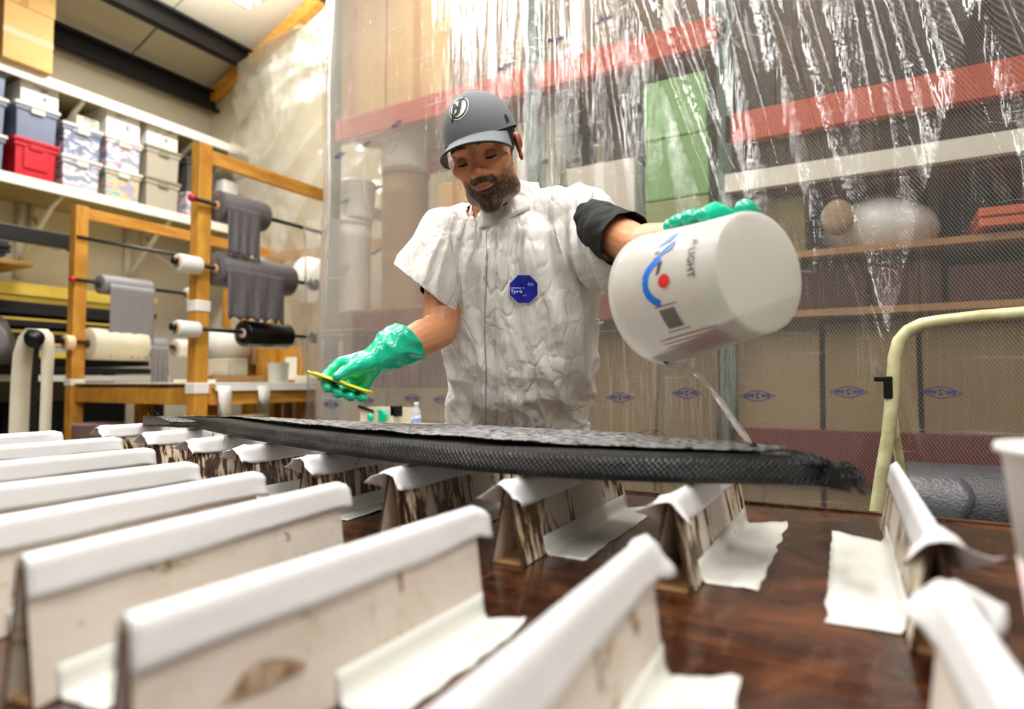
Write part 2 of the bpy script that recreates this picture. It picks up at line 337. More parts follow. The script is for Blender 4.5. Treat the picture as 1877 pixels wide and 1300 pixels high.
# long dark bench along the left wall
zb=aX(100,668,-5.8)[2]-.02
t=thing('storage_bench','long dark low storage bench under the foam sheets','bench',(-6.2,1.5,0))
part('bench_top',MB().box((-6.8,-.5,zb-.05),(-5.8,3.6,zb)),M['black_steel'],t)
z2=aX(100,688,-5.8)[2]
part('front_board',MB().box((-5.8,-.5,z2-.05),(-5.77,3.6,z2)),M['shelf'],t,label='white lipped middle shelf edge'); part('middle_shelf',MB().box((-6.8,-.5,z2-.05),(-5.8,3.6,z2-.01)),M['pine_y'],t)
part('lower_shelf',MB().box((-6.8,-.5,.35),(-5.8,3.6,.4)),mat('dark_red_board','#3a1512',.6),t)
for yy in (-.45,1.3,3.5):
    for xx in (-6.75,-5.9): part('leg',MB().box((xx,yy,0),(xx+.08,yy+.08,zb-.05)),M['black_steel'],t)
for k,(y0,y1) in enumerate(((-.3,.5),(.6,1.2),(1.5,2.3),(2.4,3.3))):
    o=solo('storage_box',MB().box((-6.6,y0,.402),(-5.95,y1,.84)),M['blackfoam'],['first','second','third','fourth'][k]+' black box along the low shelf of the dark bench, counted from left','box','black boxes on the bench',bevel=.01)
# dark crumpled sheet and pale draped cloth
b=MB(); c=LP(25,600,-5.5); rr=[]
for i in range(12):
    f=i/11; yy=LP(-60,600,-5.5)[1]+f*(LP(78,620,-5.5)[1]-LP(-60,600,-5.5)[1]); hh2=.46*math.sin(PI*min(1,.25+.75*f))**1.2+.02
    rr.append([(-5.5-.5*(1-j/9)+.03*math.sin(j+i),yy,zb+.002+hh2*math.sin(PI*j/9)*(1+.1*math.sin(3*i+j))) for j in range(10)])
b.loft(rr,False,False); o=solo('tarpaulin',b,mat('dark_brown_tarp','#3c332e',.5,var=.4,vscale=4),'crumpled dark brown sheet heaped on the bench at the left edge','tarpaulin',smooth=True)
so=o.modifiers.new('s','SOLIDIFY'); so.thickness=.004
# ---------------------------------------------------------------- looped strip over a stand (two pale verticals at far left)
def strip(pts,wdir,wid,th=.004):
    b=MB(); wd=V(wdir).normalized(); P=[V(p) for p in pts]
    for i,p in enumerate(P): pass
    rings=[]
    for i,p in enumerate(P):
        t_=(P[min(i+1,len(P)-1)]-P[max(i-1,0)]).normalized(); nn=t_.cross(wd).normalized(); ww=wid[i] if hasattr(wid,'__len__') else wid
        rings.append([p-wd*ww/2+nn*th/2,p+wd*ww/2+nn*th/2,p+wd*ww/2-nn*th/2,p-wd*ww/2-nn*th/2])
    return b.loft(rings)
D0=3.6; pts=[]
for (u,v) in ((33,900),(34,800),(38,700),(42,650),(50,618),(62,603),(74,604),(84,615),(88,640),(86,700),(82,800),(80,900)): pts.append(aD(u,v,D0))
t=thing('fabric_strip','off-white strip of cloth looped over a black tube at far left','cloth strip',(pts[0][0],pts[0][1],0))
part('strip',strip(pts,FW*.9+RT*.45,[.10,.10,.10,.10,.09,.08,.08,.08,.07,.06,.06,.06]),M['linen'],t,True)
c=aD(63,622,D0); dr=ray(63,622); dr=np.array([dr[0],dr[1],0]); dr/=np.linalg.norm(dr); b=MB().tube([c-dr*.15,c+dr*.6],.048,16); part('tube',b,M['rod'],t,True,label='black tube end')
b=MB().box((c[0]-.02+dr[0]*.3,c[1]-.02+dr[1]*.3,0),(c[0]+.02+dr[0]*.3,c[1]+.02+dr[1]*.3,c[2]-.03)); part('stand_leg',b,M['black_steel'],t)
b=MB().box((c[0]-.2+dr[0]*.3,c[1]-.2+dr[1]*.3,0.001),(c[0]+.2+dr[0]*.3,c[1]+.2+dr[1]*.3,.03)); part('stand_base',b,M['black_steel'],t)
# ================================================================ WOODEN ROLL RACK + BENCH
YP=2.48
def px_x(u,Y): return aY(u,600,Y)[0]
XA=px_x(364,YP); XBp=px_x(140,YP)
ztA=aY(364,268,YP)[2]; ztB=aY(150,378,YP)[2]
zben=aY(364,708,YP)[2]
rack=thing('roll_rack','pine frame rack holding rolls of cloth on black rods','rack',(XA,YP,0))
YR=4.3
def post(xx,yy,zt,m=M['pine'],wd=.042): return MB().box((xx-wd,yy-.045,0),(xx+wd,yy+.045,zt))
part('post',post(XA,YP,ztA),M['pine'],rack,bevel=.004); part('post',post(XBp,YP,ztB),M['pine'],rack,bevel=.004)
part('post',post(XA,YR,ztA),M['pine'],rack,bevel=.004); part('post',post(XBp,YR,ztB),M['pine'],rack,bevel=.004)
part('top_rail',MB().box((XA-.02,YP+.045,ztA-.11),(XA+.02,YR-.045,ztA-.02)),M['pine_y'],rack,bevel=.003)
part('top_rail',MB().box((XBp-.02,YP+.045,ztB-.09),(XBp+.02,YR-.045,ztB-.005)),M['pine_y'],rack,bevel=.003)
part('cross_rail',MB().box((XBp+.042,YR-.02,ztB-.12),(XA-.042,YR+.02,ztB-.03)),M['pine'],rack,bevel=.003)
# bench frame
part('bench_rail',MB().box((XBp+.042,YP-.02,zben-.12),(XA-.042,YP+.02,zben-.015)),M['pine'],rack,bevel=.003,label='front rail of the rack bench')
part('bench_rail',MB().box((XA-.02+.05,YP+.05,zben-.12),(XA+.02+.05,YR-.05,zben-.015)),M['pine_y'],rack,bevel=.003)
XE=px_x(590,YP+1.0)
part('bench_top',MB().box((XBp-.03,YP+.05,zben-.014),(XA+.09,YR+.3,zben+.01)),M['pine_y'],rack)
b=MB(); 
for i in range(2): pass
cov=MB().box((XBp-.05,YP-.03,zben+.0102),(XA-.05,YR,zben+.02)); part('paper_cover',cov,M['linen'],rack,bevel=.004,label='cream paper covering the bench')
part('paper_cover',MB().box((XA-.048,YP+.05,zben+.0102),(XA+.10,YR,zben+.022)),M['white_paper'],rack,bevel=.004)
part('paper_edge',MB().box((XA+.0905,YP+.06,zben-.03),(XA+.10,YR-.02,zben+.010)),M['white_paper'],rack)
for yy in (YP+.12,YP+.42): part('paper_tab',strip([(XA+.103,yy,zben+.0),(XA+.108,yy,zben-.09),(XA+.106,yy+.02,zben-.22 if yy<YP+.3 else zben-.13)],(0,1,0),[.10,.09,.05]),M['white_paper'],rack,True)
for (u,Y_) in ((390,YP+.1),(484,3.4)):
    xx=XA-.1; part('bench_leg',MB().box((xx-.05,Y_,0),(xx+.04,Y_+.09,zben-.02)),M['pine'],rack)
part('bench_leg',MB().box((XBp+.25,YP+.3,0),(XBp+.34,YP+.4,zben-.02)),M['pine'],rack)
for v in (562,712):
    q=aY(364,v,YP)[2]; part('paper_wrap',MB().box((XA-.05,YP-.052,q-.035),(XA+.05,YP+.05,q+.035)),M['white_paper'],rack,bevel=.006)
q=aY(128,700,YP)[2]; part('paper_wrap',MB().box((XBp-.05,YP-.052,q-.03),(XBp+.05,YP+.05,q+.02)),M['white_paper'],rack,bevel=.006)
# rods and rolls. Each rod is its own thing, each roll another
def yat(u,xx): return aX(u,600,xx)[1]
def rod(xx,uz,v,y0,y1,label,knob=True,red=False):
    z=aX(uz,v,xx)[2]; 
    t=thing('roll_rod',label,'rod',(xx,(y0+y1)/2,z),'black rods of the roll rack')
    part('bar',MB().tube([(xx,y0,z),(xx,y1,z)],.014,10),M['rod'],t,True)
    if knob: part('end_stop',MB().tube([(xx,y1-.02,z-.0),(xx,y1+.02,z-.0)],.045,14),M['rod'],t,True); part('end_stop',MB().tube([(xx,y0-.01,z),(xx,y0+.02,z)],.022,14),M['red'] if red else M['rod'],t,True)
    return z
def roll(xx,z,y0,y1,r,m,label,core='#c9a06a',hang=0,hm=None,side=1,group='rolls on the black rods',hy0=None,hy1=None,wav=.01):
    zc=z-.008
    t=thing('cloth_roll',label,'roll',(xx,(y0+y1)/2,zc),group)
    b=MB(); n=28; ring=lambda rr,yy:[(xx+rr*math.cos(2*PI*k/n),yy,zc+rr*math.sin(2*PI*k/n)) for k in range(n)]
    b.loft([ring(.03,y0+.002),ring(r*.97,y0),ring(r,y0+.006),ring(r,y1-.006),ring(r*.97,y1),ring(.03,y1-.002)],True,False); ro_=part('roll',b,m,t,True)
    part('core',MB().tube([(xx,y0-.004,zc),(xx,y1+.004,zc)],.031,16),mat('roll_core',core,.7),ro_,True)
    if hang:
        a0=y0+.01 if hy0 is None else hy0; a1=y1-.01 if hy1 is None else hy1; n=24; k=14; rows=[]
        for i in range(k+1):
            f=i/k; zz=zc-hang*f+(.0 if i else 0); row=[]
            for j in range(n+1):
                g=j/n; xo=r+.003+wav*math.sin(g*23+f*2)*f+wav*.6*math.sin(g*51)*f
                row.append((xx+side*xo,a0+(a1-a0)*g*(1-.0*f),zz-(.02*abs(math.sin(g*17))+.015*math.sin(g*40))*(f**6)))
            rows.append(row)
        b=MB().loft(rows,False,False); o=part('loose_end',b,hm or m,t,True); s_=o.modifiers.new('s','SOLIDIFY'); s_.thickness=.002
    return t
XR=XA+.08
yf=yat(600,XR)
z=rod(XR,350,362,YP-.12,yf,'top black rod through the tall wooden post, holding a grey roll',red=True)
roll(XR,z,YP+.05,yat(478,XR),.10,M['fibre_dark'],'grey cloth roll on the top rod, short ragged end hanging',hang=.30,hy1=yat(455,XR))
z=rod(XR,345,482,YP-.22,yat(574,XR),'middle black rod through the tall wooden post')
roll(XR,z,YP+.05,yat(527,XR),.11,M['fibre_dark'],'longest grey cloth roll on the middle rod with fringed end',hang=.30,hy1=yat(500,XR))
roll(XR,z,YP-.20,YP-.06,.055,M['white_plastic'],'small white roll on the near end of the middle rod',group='small white rolls')
z=rod(XR,345,601,YP-.22,yat(578,XR),'lowest black rod through the tall wooden post')
roll(XR,z,yat(445,XR),yat(526,XR),.088,mat('black_film','#0a0a0b',.22),'shiny black roll on the lowest rod',core='#ddd5c5')
roll(XR,z,YP-.20,YP-.06,.05,M['white_plastic'],'small white roll on the near end of the lowest rod',group='small white rolls')
XS=XBp+.08
z=rod(XS,140,434,YP-.05,YR,'topmost empty black rod from the near wooden post',False)
z=rod(XS,140,513,YP-.08,yat(345,XS),'black rod holding the roll with long hanging grey cloth',red=True)
roll(XS,z,yat(180,XS),yat(272,XS),.075,M['fibre'],'grey roll with the longest smooth cloth hanging down',hang=.53,hy0=yat(190,XS),hy1=yat(272,XS),wav=.005,core='#4a4644')
roll(XS,z,yat(340,XS),yat(352,XS),.06,M['white_plastic'],'white roll end at far end of the hanging grey cloth rod',group='small white rolls')
z=rod(XS,140,627,YP-.12,yat(335,XS),'lowest black rod from the near wooden post')
roll(XS,z,yat(162,XS),yat(262,XS),.12,M['linen'],'thick cream roll on the lowest near rod',core='#5b4a3a')
roll(XS,z,yat(264,XS),yat(302,XS),.075,M['fibre'],'narrow grey roll with twisted band hanging to the bench',hang=.36,wav=.02)
roll(XS,z,YP-.115,YP-.06,.055,mat('peach_film','#e8c9a2',.5),'small peach roll on near post, lowest rod',group='small white rolls')
roll(XS,z,yat(322,XS),yat(350,XS),.075,M['white_plastic'],'white roll at far end of lowest near rod',group='small white rolls',core='#b98a5a')
# things on the bench
zt=zben+.0225
def bpt(u,xx=XA+.02): return yat(u,xx)
def tub(name,c,r,h,m,label,cat,lidm=None,taper=.85,group=None,n=28,sq=False):
    t=thing(name,label,cat,c,group); c=V(c)
    part('body',MB().lathe([(.001,0),(r*taper,0),(r,h),(r*1.02,h),(r*1.02,h-.008),(r*.96,h-.004),(r*taper*.95,.004),(.001,.004)],c,(0,0,1),n),m,t,True)
    if lidm: part('lid',MB().lathe([(.001,h+.012),(r*.98,h+.012),(r*1.04,h+.008),(r*1.04,h-.01),(r*1.025,h-.01),(r*1.025,h+.002),(.001,h+.002)],c,(0,0,1),n),lidm,t,True)
    return t
xb=XA-.22
solo('paper_stack',MB().box((xb-.1,bpt(412),zt),(xb+.14,bpt(505),zt+.045)),M['card2'],'brown board pad lying on the bench under cream boxes','board',bevel=.004)
t=thing('carton','cream open box on the brown pad on the bench','box',(xb,bpt(430),zt+.046)); part('body',MB().box((xb-.08,bpt(412),zt+.0455),(xb+.10,bpt(447),zt+.155)),M['linen'],t,bevel=.004); part('lining',MB().box((xb-.07,bpt(414),zt+.155),(xb+.09,bpt(445),zt+.157)),M['card'],t)
t=thing('carton','cream box beside the open box on the bench pad','box',(xb,bpt(465),zt+.046)); part('body',MB().box((xb-.08,bpt(449),zt+.0455),(xb+.10,bpt(480),zt+.165)),M['linen'],t,bevel=.004); part('lining',MB().box((xb-.07,bpt(451),zt+.165),(xb+.09,bpt(478),zt+.167)),M['card'],t)
M['cloudy']=mat('cloudy_plastic','#e9ebdd',.25,alpha=.75); M['pasta']=mat('pale_green_chips','#cfd5ae',.7,var=.4,vscale=60,bump=.5)
t=tub('plastic_tub',(XA+.0,bpt(515),zt),.075,.14,M['cloudy'],'clear plastic tub of pale green bits on the bench','tub',taper=.9)
part('contents',MB().ell((XA,bpt(515),zt+.05),(.06,.06,.045)),M['pasta'],t,True)
t=thing('tape_roll','cream roll of tape lying flat at bench end near the glove','tape roll',(XA,bpt(562),zt)); q=(XA-.01,bpt(562),zt)
part('ring',MB().lathe([(.028,0),(.06,0),(.06,.05),(.028,.05),(.028,0)],q,(0,0,1),28),M['linen'],t,True)
part('tail',strip([(q[0]+.06,q[1],zt+.045),(q[0]+.09,q[1]+.05,zt+.03),(q[0]+.08,q[1]+.12,zt+.004)],(0,0,1),.03,.002),M['linen'],t,True)
solo('notebook',MB().box((XA-.3,bpt(376),zt),(XA-.02,bpt(405),zt+.02)),M['white_paper'],'white paper pad beside the tall post on the bench','paper pad',bevel=.003)
# wooden cubby, boxes, hanging film and pale rolls near the back wall
t=thing('cubby_shelf','small plywood cubby shelf behind the bench','shelf',(-4.4,4.35,0))
for (u0,u1,v0,v1) in ((445,472,632,668),(500,552,640,705)):
    a=aY(u0,v0,4.5); c=aY(u1,v1,4.3); part('cubby_box',MB().box((a[0],4.3,c[2]),(c[0],4.55,a[2])),M['card2'] if u0==445 else M['pine'],t,bevel=.004)
    part('cubby_support',MB().box(((a[0]+c[0])/2-.03,4.4,0),((a[0]+c[0])/2+.03,4.46,c[2])),M['pine'],t)
a=aY(524,655,4.28); solo('paper_sheet',MB().box((a[0],4.275,a[2]-.22),(a[0]+.16,4.279,a[2])),M['white_paper'],'white sheet of paper pinned on the plywood cubby','paper')
for u,wd,lab in ((407,.02,'thin pine stud at the back wall behind the black roll'),(441,.035,'thicker pine stud at the back wall behind the black roll'),(555,.035,'pine stud beside the hanging film at the back wall')):
    xx=px_x(u,4.6); solo('wall_stud',MB().box((xx-wd,YB-.09,0),(xx+wd,YB-.003,2.35 if u>500 else 2.2)),M['pine'],lab,'stud','pine studs at the back wall',bevel=.003)
for (u,v,r,l,lab) in ((385,632,.20,.3,'large white roll end standing behind the tall post'),):
    c=aY(u,v,3.9); t=thing('paper_roll',lab,'roll',(c[0],3.9,c[2]-r)); part('roll',MB().tube([(c[0],3.85,c[2]),(c[0],4.25,c[2])],r*.8,28),M['white_plastic'],t,True)
    part('stand',MB().box((c[0]-.09,3.9,0),(c[0]+.09,4.2,c[2]-r*.8+.02)),M['white_paper'],t)
c=aY(560,512,3.9); t=thing('film_disc','white flat roll of film hanging beside the curtain edge','roll',(c[0],3.9,c[2]-.3)); part('roll',MB().tube([(c[0],3.9,c[2]),(c[0],4.0,c[2])],.2,30),M['white_plastic'],t,True); part('peg',MB().tube([(c[0],3.9,c[2]),(c[0],4.69,c[2])],.02,8),M['pine'],t,True)
# under-bench dark boxes and pink tub
a=aD(180,775,4.6); tub('plastic_tub',(a[0],a[1],.3),.16,.42,mat('dusty_pink_plastic','#c9a6a4',.5),'dusty pink tub under the rack bench','tub')
solo('stool',MB().box((a[0]-.2,a[1]-.2,0),(a[0]+.2,a[1]+.2,.299)),M['card2'],'brown block carrying the pink tub','block',bevel=.01)
for (u0,u1,dd,m,lab,z1) in ((440,478,4.2,M['blackfoam'],'black bin under the bench beside its far leg',.66),(488,545,4.3,M['blackfoam'],'wide black bin under the bench far end',.62),(402,436,3.9,M['shelf_under'],'grey-green box under the bench by the tall post',.80),(150,300,4.7,M['blackfoam'],'black chest under the front of the rack bench',.58)):
    a=aD(u0,750,dd); c=aD(u1,750,dd); a[2]=0; solo('storage_box',MB().loft([[(a[0],a[1],0),(c[0],c[1],0),(c[0]+FW[0]*.5,c[1]+FW[1]*.5,0),(a[0]+FW[0]*.5,a[1]+FW[1]*.5,0)],[(a[0],a[1],z1),(c[0],c[1],z1),(c[0]+FW[0]*.5,c[1]+FW[1]*.5,z1),(a[0]+FW[0]*.5,a[1]+FW[1]*.5,z1)]]),m,lab,'box',bevel=.01)
# ================================================================ PALLET RACK AND GOODS BEHIND THE CURTAIN
YK=3.25
M['orange']=mat('orange_beam_paint','#c64a25',.45,var=.1,vscale=4); M['upright']=mat('green_upright_paint','#3f5a4c',.5)
prack=thing('pallet_rack','orange-beamed pallet rack seen through the plastic curtain','rack',(-.5,YK+.5,0))
def beam(u,v,x0,x1,h=.115,m=None,name='beam',yy=YK):
    z=aY(u,v,yy)[2]; b=MB(); b.box((x0,yy,z-h/2),(x1,yy+.05,z+h/2)); b.box((x0,yy+.05,z-h/2),(x1,yy+.09,z-h/2+.05)); part(name,b,m or M['orange'],prack,bevel=.004); return z
xu=[-3.35,-1.72,px_x(1333,YK),2.2]
zb1=beam(1150,97,xu[0],xu[2]+.02,.15); zb2=beam(1500,205,xu[2],xu[3],.15); beam(1600,842,xu[2],xu[3],.24,mat('dull_red_beam','#64190f',.6)); 
zb0=aY(720,560,YK)[2]
for yy in (YK+.9,):
    part('beam',MB().box((xu[0],yy,zb1-.06),(xu[2],yy+.05,zb1+.06)),M['orange'],prack); part('beam',MB().box((xu[2],yy,zb2-.06),(xu[3],yy+.05,zb2+.06)),M['orange'],prack)
for xx in xu:
    for yy in (YK+.0,YK+.87):
        b=MB(); b.box((xx-.035,yy+.0,0),(xx+.035,yy+.065,4.2)); part('upright',b,M['upright'],prack,bevel=.003)
    b=MB(); zz=.3
    while zz<4: b.tube([(xx,YK+.05,zz),(xx,YK+.88,zz+.45)],.012,6); zz+=.5
    part('brace',b,M['upright'],prack)
# wire/board decks carrying goods
part('added_dark_backing',MB().box((xu[2]+.04,YK+.95,.1),(xu[3],YK+.965,4.1)),mat('dark_backing_tone','#4a4038',.8),prack)  # dark backing added only to darken the view of the pale wall behind
def deck(x0,x1,z,m=None): part('deck_board',MB().box((x0,YK+.02,z-.03),(x1,YK+.88,z)),m or M['card2'],prack)
deck(xu[0],xu[2],zb1+.075); deck(xu[2],xu[3],zb2+.075)
zd=aY(1450,322,YK)[2]
part('pale_rail',MB().box((px_x(1335,YK),YK-.03,zd-.045),(xu[3],YK+.05,zd+.045)),M['shelf'],prack,label='pale steel rail of the rack'); deck(xu[2],xu[3],zd-.045,mat('dark_red_deck','#512019',.6))
zr=aY(720,330,YK)[2]; 
zlow=aY(720,562,YK)[2]
part('beam',MB().box((xu[0],YK+.0,zlow-.16),(xu[2],YK+.05,zlow-.02)),mat('rust_red_beam','#7d4238',.6),prack); deck(xu[0],xu[2],zlow-.002)
zlow2=aY(1560,450,YK)[2]; deck(xu[2],xu[3],zlow2,M['card2'])
def R3(u0,v0,u1,v1,Y=YK):
    um=(u0+u1)/2; x0=px_x(u0,Y); x1=px_x(u1,Y); z1=aY(um,v0,Y)[2]; z0=aY(um,v1,Y)[2]; return x0,x1,z0,z1
def gbox(u0,v0,u1,v1,m,label,cat='box',dep=.5,Y=YK+.06,z0=None,tape=True,group=None,name='carton'):
    x0,x1,a,z1=R3(u0,v0,u1,v1,Y); z0=a if z0 is None else z0
    t=thing(name,label,cat,((x0+x1)/2,Y+dep/2,z0),group)
    bd=part('body',MB().box((x0,Y,z0),(x1,Y+dep,z1)),m,t,bevel=.008)
    if tape: xm=(x0+x1)/2; part('tape_strip',MB().box((xm-.03,Y-.002,z0+(z1-z0)*.0),(xm+.03,Y-.0005,z1)),M['tape_brown'] if m in (M['card'],M['card2']) else M['shelf'],bd)
    return t
D1=zb1+.0755
gbox(590,-60,700,188,M['card'],'tall brown carton at the left on the top rack deck',z0=D1)
gbox(704,-60,822,160,M['card'],'second brown carton on the top rack deck behind streaky plastic',z0=D1)
gbox(826,-90,984,62,mat('grey_brown_box','#8a745f',.8),'grey-brown carton on the top rack deck above the cap',z0=D1)
gbox(988,-90,1140,60,mat('dusk_box','#9b8a78',.8),'dusky carton on the top rack deck, right of the grey-brown one',z0=D1)
D2=zlow-.0015
M['drum']=mat('white_drum_plastic','#f1efe6',.35)
def drum(u,v0,v1,r,m,label,z0=None,Y=YK+.3,lidm=None,mark=False,h=None):
    c=aY(u,v1,Y); z0_=c[2] if z0 is None else z0; h=(aY(u,v0,Y)[2]-z0_); t=thing('drum',label,'drum',(c[0],Y,z0_))
    part('body',MB().lathe([(.001,0),(r*.95,0),(r,.02),(r,h*.8),(r*1.03,h*.81),(r*1.03,h*.86),(r,h*.87),(r,h*.97),(.001,h*.97)],(c[0],Y,z0_),(0,0,1),36),m,t,True)
    part('lid',MB().lathe([(.001,h),(r*.98,h),(r*1.05,h-.01),(r*1.05,h-.04),(r*1.01,h-.04),(r*1.01,h*.975),(.001,h*.975)],(c[0],Y,z0_),(0,0,1),36),lidm or M['white_plastic'],t,True)
    if mark:
        b=MB(); zc=z0_+h*.55
        def onc(x,z): return (c[0]+(r+.003)*math.sin(x/r),Y-(r+.003)*math.cos(x/r),zc+z)
        k=40; b.loft([[onc(.072*math.cos(2*PI*i/k),.072*math.sin(2*PI*i/k)) for i in range(k)],[onc(.065*math.cos(2*PI*i/k),.065*math.sin(2*PI*i/k)) for i in range(k)]],True,False)
        for seg in (((-.03,.03),(.0,.035),(.0,.0),(-.03,-.002),(-.028,-.035),(.004,-.03)),((.02,.035),(.02,-.03),(.04,-.01))):
            P=[onc(*s) for s in seg]; b.tube(P,.003,5)
        part('round_mark',b,M['ink'],t)
    return t
drum(642,408,562,.15,M['drum'],'pale drum with cream lid at the far left of the lower rack deck',z0=D2)
drum(655,335,410,.13,M['drum'],'pale drum stacked above another at the left of the rack',Y=YK+.3,z0=aY(642,408,YK+.3)[2]+.001)
drum(742,318,562,.165,mat('tan_drum','#b79770',.6,var=.12,vscale=7),'tall tan drum left of the worker',z0=D2,lidm=mat('olive_drum_lid','#a79d84',.5))
drum(742,240,316,.17,M['drum'],'white pail with round printed mark standing on the tan drum',z0=aY(742,318,YK+.3)[2]+.002,mark=True)
gbox(800,330,872,562,M['card'],'brown carton just left of the worker shoulder',z0=D2,Y=YK+.1)
gbox(1040,298,1165,420,mat('offwhite_box','#d3ccbe',.7),'off-white box above the worker shoulder',Y=YK+.08)
gbox(1042,421,1165,562,mat('beige_box','#b9ac95',.7),'beige box under the off-white one right of worker',z0=D2,Y=YK+.08)
gbox(985,218,1036,562,mat('olive_box','#8f917c',.7),'tall olive-grey carton behind the worker ear',z0=D2,Y=YK+.2)
drum(1012,135,216,.14,M['drum'],'cream drum standing high on the olive-grey carton',Y=YK+.35,z0=aY(1010,218,YK+.2)[2]+.002)
gbox(890,230,980,562,mat('pale_box','#d6d2c2',.7),'pale tall carton behind the worker head',z0=D2,Y=YK+.25)
gbox(1185,250,1303,362,mat('green_tub','#7cab6a',.5,var=.1),'upper pale green bin above the gloved hand',Y=YK+.05,tape=False,cat='bin',name='storage_bin')
gbox(1183,140,1300,248,mat('green_tub2','#86b878',.5,var=.1),'topmost green bin of the stack by the orange beam',Y=YK+.05,tape=False,cat='bin',name='storage_bin')
gbox(1185,364,1303,562,mat('olive_green_tub','#8d9a62',.5,var=.1),'olive green bin at base of the green stack',Y=YK+.05,z0=D2,tape=False,cat='bin',name='storage_bin')
gbox(1142,-90,1330,60,mat('umber_box','#6b5a4a',.8),'umber carton on the top rack deck beside the orange beam end',z0=D1)
gbox(1110,190,1175,296,mat('dark_box','#4d4842',.7),'dark box between drum and green bins',Y=YK+.3,tape=False)
D3=zlow2+.0005
gbox(1350,345,1480,452,mat('moss_box','#8a7d58',.8,var=.3),'mossy brown box under the pale rail',Y=YK+.06,z0=D3,tape=False)
D4=zb2+.0755
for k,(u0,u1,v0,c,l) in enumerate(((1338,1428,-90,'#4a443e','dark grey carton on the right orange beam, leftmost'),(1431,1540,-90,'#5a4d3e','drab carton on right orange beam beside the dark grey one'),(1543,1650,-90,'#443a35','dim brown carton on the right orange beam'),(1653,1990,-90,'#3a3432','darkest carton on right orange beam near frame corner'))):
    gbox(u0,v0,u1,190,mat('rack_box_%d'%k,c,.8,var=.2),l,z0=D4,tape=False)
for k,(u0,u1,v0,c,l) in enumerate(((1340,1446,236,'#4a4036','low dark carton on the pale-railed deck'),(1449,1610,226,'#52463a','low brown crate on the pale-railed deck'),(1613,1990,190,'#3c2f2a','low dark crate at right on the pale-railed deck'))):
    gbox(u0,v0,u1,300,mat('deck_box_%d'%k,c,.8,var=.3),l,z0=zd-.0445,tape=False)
# bulk bag
x0,x1,z0,z1=R3(1500,335,1745,450); b=MB(); rr=[]
for i in range(13):
    f=i/12; s=(math.sin(PI*min(.98,.18+.74*f)))**.5; rr.append([((x0+x1)/2+(x1-x0)/2*s*math.cos(a)*(1+.06*noise.noise(Vector((a*2,f*3,1)))),YK+.35+.28*s*math.sin(a),D3+(z1-D3)*f*(1+.05*math.sin(3*a))) for a in [2*PI*k/30 for k in range(30)]])
b.loft(rr); solo('bulk_bag',b,mat('white_bag_film','#f3f1ee',.3,bump=.3,bscale=9),'large white plastic bag of goods bulging on the rack','bag',smooth=True)
c=aY(1535,395,YK+.03); b=MB(); 
b.ell((c[0],YK+.03,c[2]-.01),(.07,.05,.085)); o=solo('cloth_bundle',b,mat('tan_cloth','#b59c84',.8,var=.3,vscale=20,bump=.5),'tan cloth bundle in front of the white bag','bundle',smooth=True)
x0,x1,z0,z1=R3(1800,372,2000,408); t=thing('orange_plate','stacked orange steel plates at the right edge','plates',((x0+x1)/2,YK,z0))
for k in range(2): part('plate',MB().box((x0,YK-.02,z0+(z1-z0)*k*.55),(x1,YK+.6,z0+(z1-z0)*(k*.55+.45))),mat('orange_plate_paint','#d96a3c',.5),t,bevel=.004)
part('support',MB().box((x0+.1,YK+.1,D3),(x0+.2,YK+.5,z0)),M['black_steel'],t); part('support',MB().box((x1-.2,YK+.1,D3),(x1-.1,YK+.5,z0)),M['black_steel'],t)
# brown crates zone and tan panels below
M['maroon']=mat('maroon_crate','#4a1f18',.6,var=.35,vscale=5)
x0,x1,z0,z1=R3(1470,455,1640,565); 
zp=aY(1500,566,YK)[2]
part('deck_board',MB().box((xu[2],YK+.02,zp-.03),(xu[3],YK+.88,zp)),M['card2'],prack)
for k,(u0,u1,l) in enumerate(((1345,1440,'maroon crate left of bucket bottom on the low deck'),(1448,1590,'maroon crate right of the bucket on low deck'),(1600,1730,'maroon crate above the cart handle'),(1740,1990,'maroon crate at right frame edge above the cart handle'))):
    gbox(u0,478,u1,562,M['maroon'],l,Y=YK+.1,z0=zp+.001,tape=False,cat='crate',name='crate')
M['tanpanel']=mat('tan_board','#b9a685',.7,var=.15,vscale=3)
k=0
for (u0,u1,v0,c,l) in ((600,700,715,'#927852','low beige board leaning behind the glove'),(705,830,712,'#978060','low beige board behind the water bottle'),(1075,1200,585,'#85714e','ochre board leaning behind the pouring stream'),(1205,1312,600,'#75633f','darker ochre board right of the stream'),(1348,1500,585,'#9a8563','tan board under the maroon crates'),(1510,1680,588,'#907a52','sand board behind the cart handle post'),(1690,1990,590,'#88724a','wide sand board at the right behind cart handle')):
    x0,x1,z0,z1=R3(u0,v0,u1,800,YK+.1); b=MB(); b.loft([[(x0,YK+.02,.2),(x1,YK+.02,.2),(x1,YK+.06,.2),(x0,YK+.06,.2)],[(x0,YK+.16,z1),(x1,YK+.16,z1),(x1,YK+.2,z1),(x0,YK+.2,z1)]])
    solo('board',b,mat('board_paint_%d'%k,c,.65,var=.12,vscale=2.5),l,'board','boards leaning in the pallet rack',bevel=.004); k+=1
part('low_deck',MB().box((xu[0],YK+.02,.15),(xu[3],YK+.88,.1995)),mat('low_deck_red','#4c1d17',.7),prack)
for k,(u0,u1) in enumerate(((630,700),(706,765),(772,826))):
    gbox(u0,576+5*k,u1,705,mat('dusty_red_%d'%k,['#8b5c52','#9a6b60','#7c5148'][k],.8,var=.3,vscale=9),['dusty red crate low in the rack above the glove','middle dusty red crate low in the rack','dusty red crate low in the rack beside the worker arm'][k],Y=YK+.3,z0=aY(720,712,YK+.3)[2],tape=False,cat='crate',name='crate')
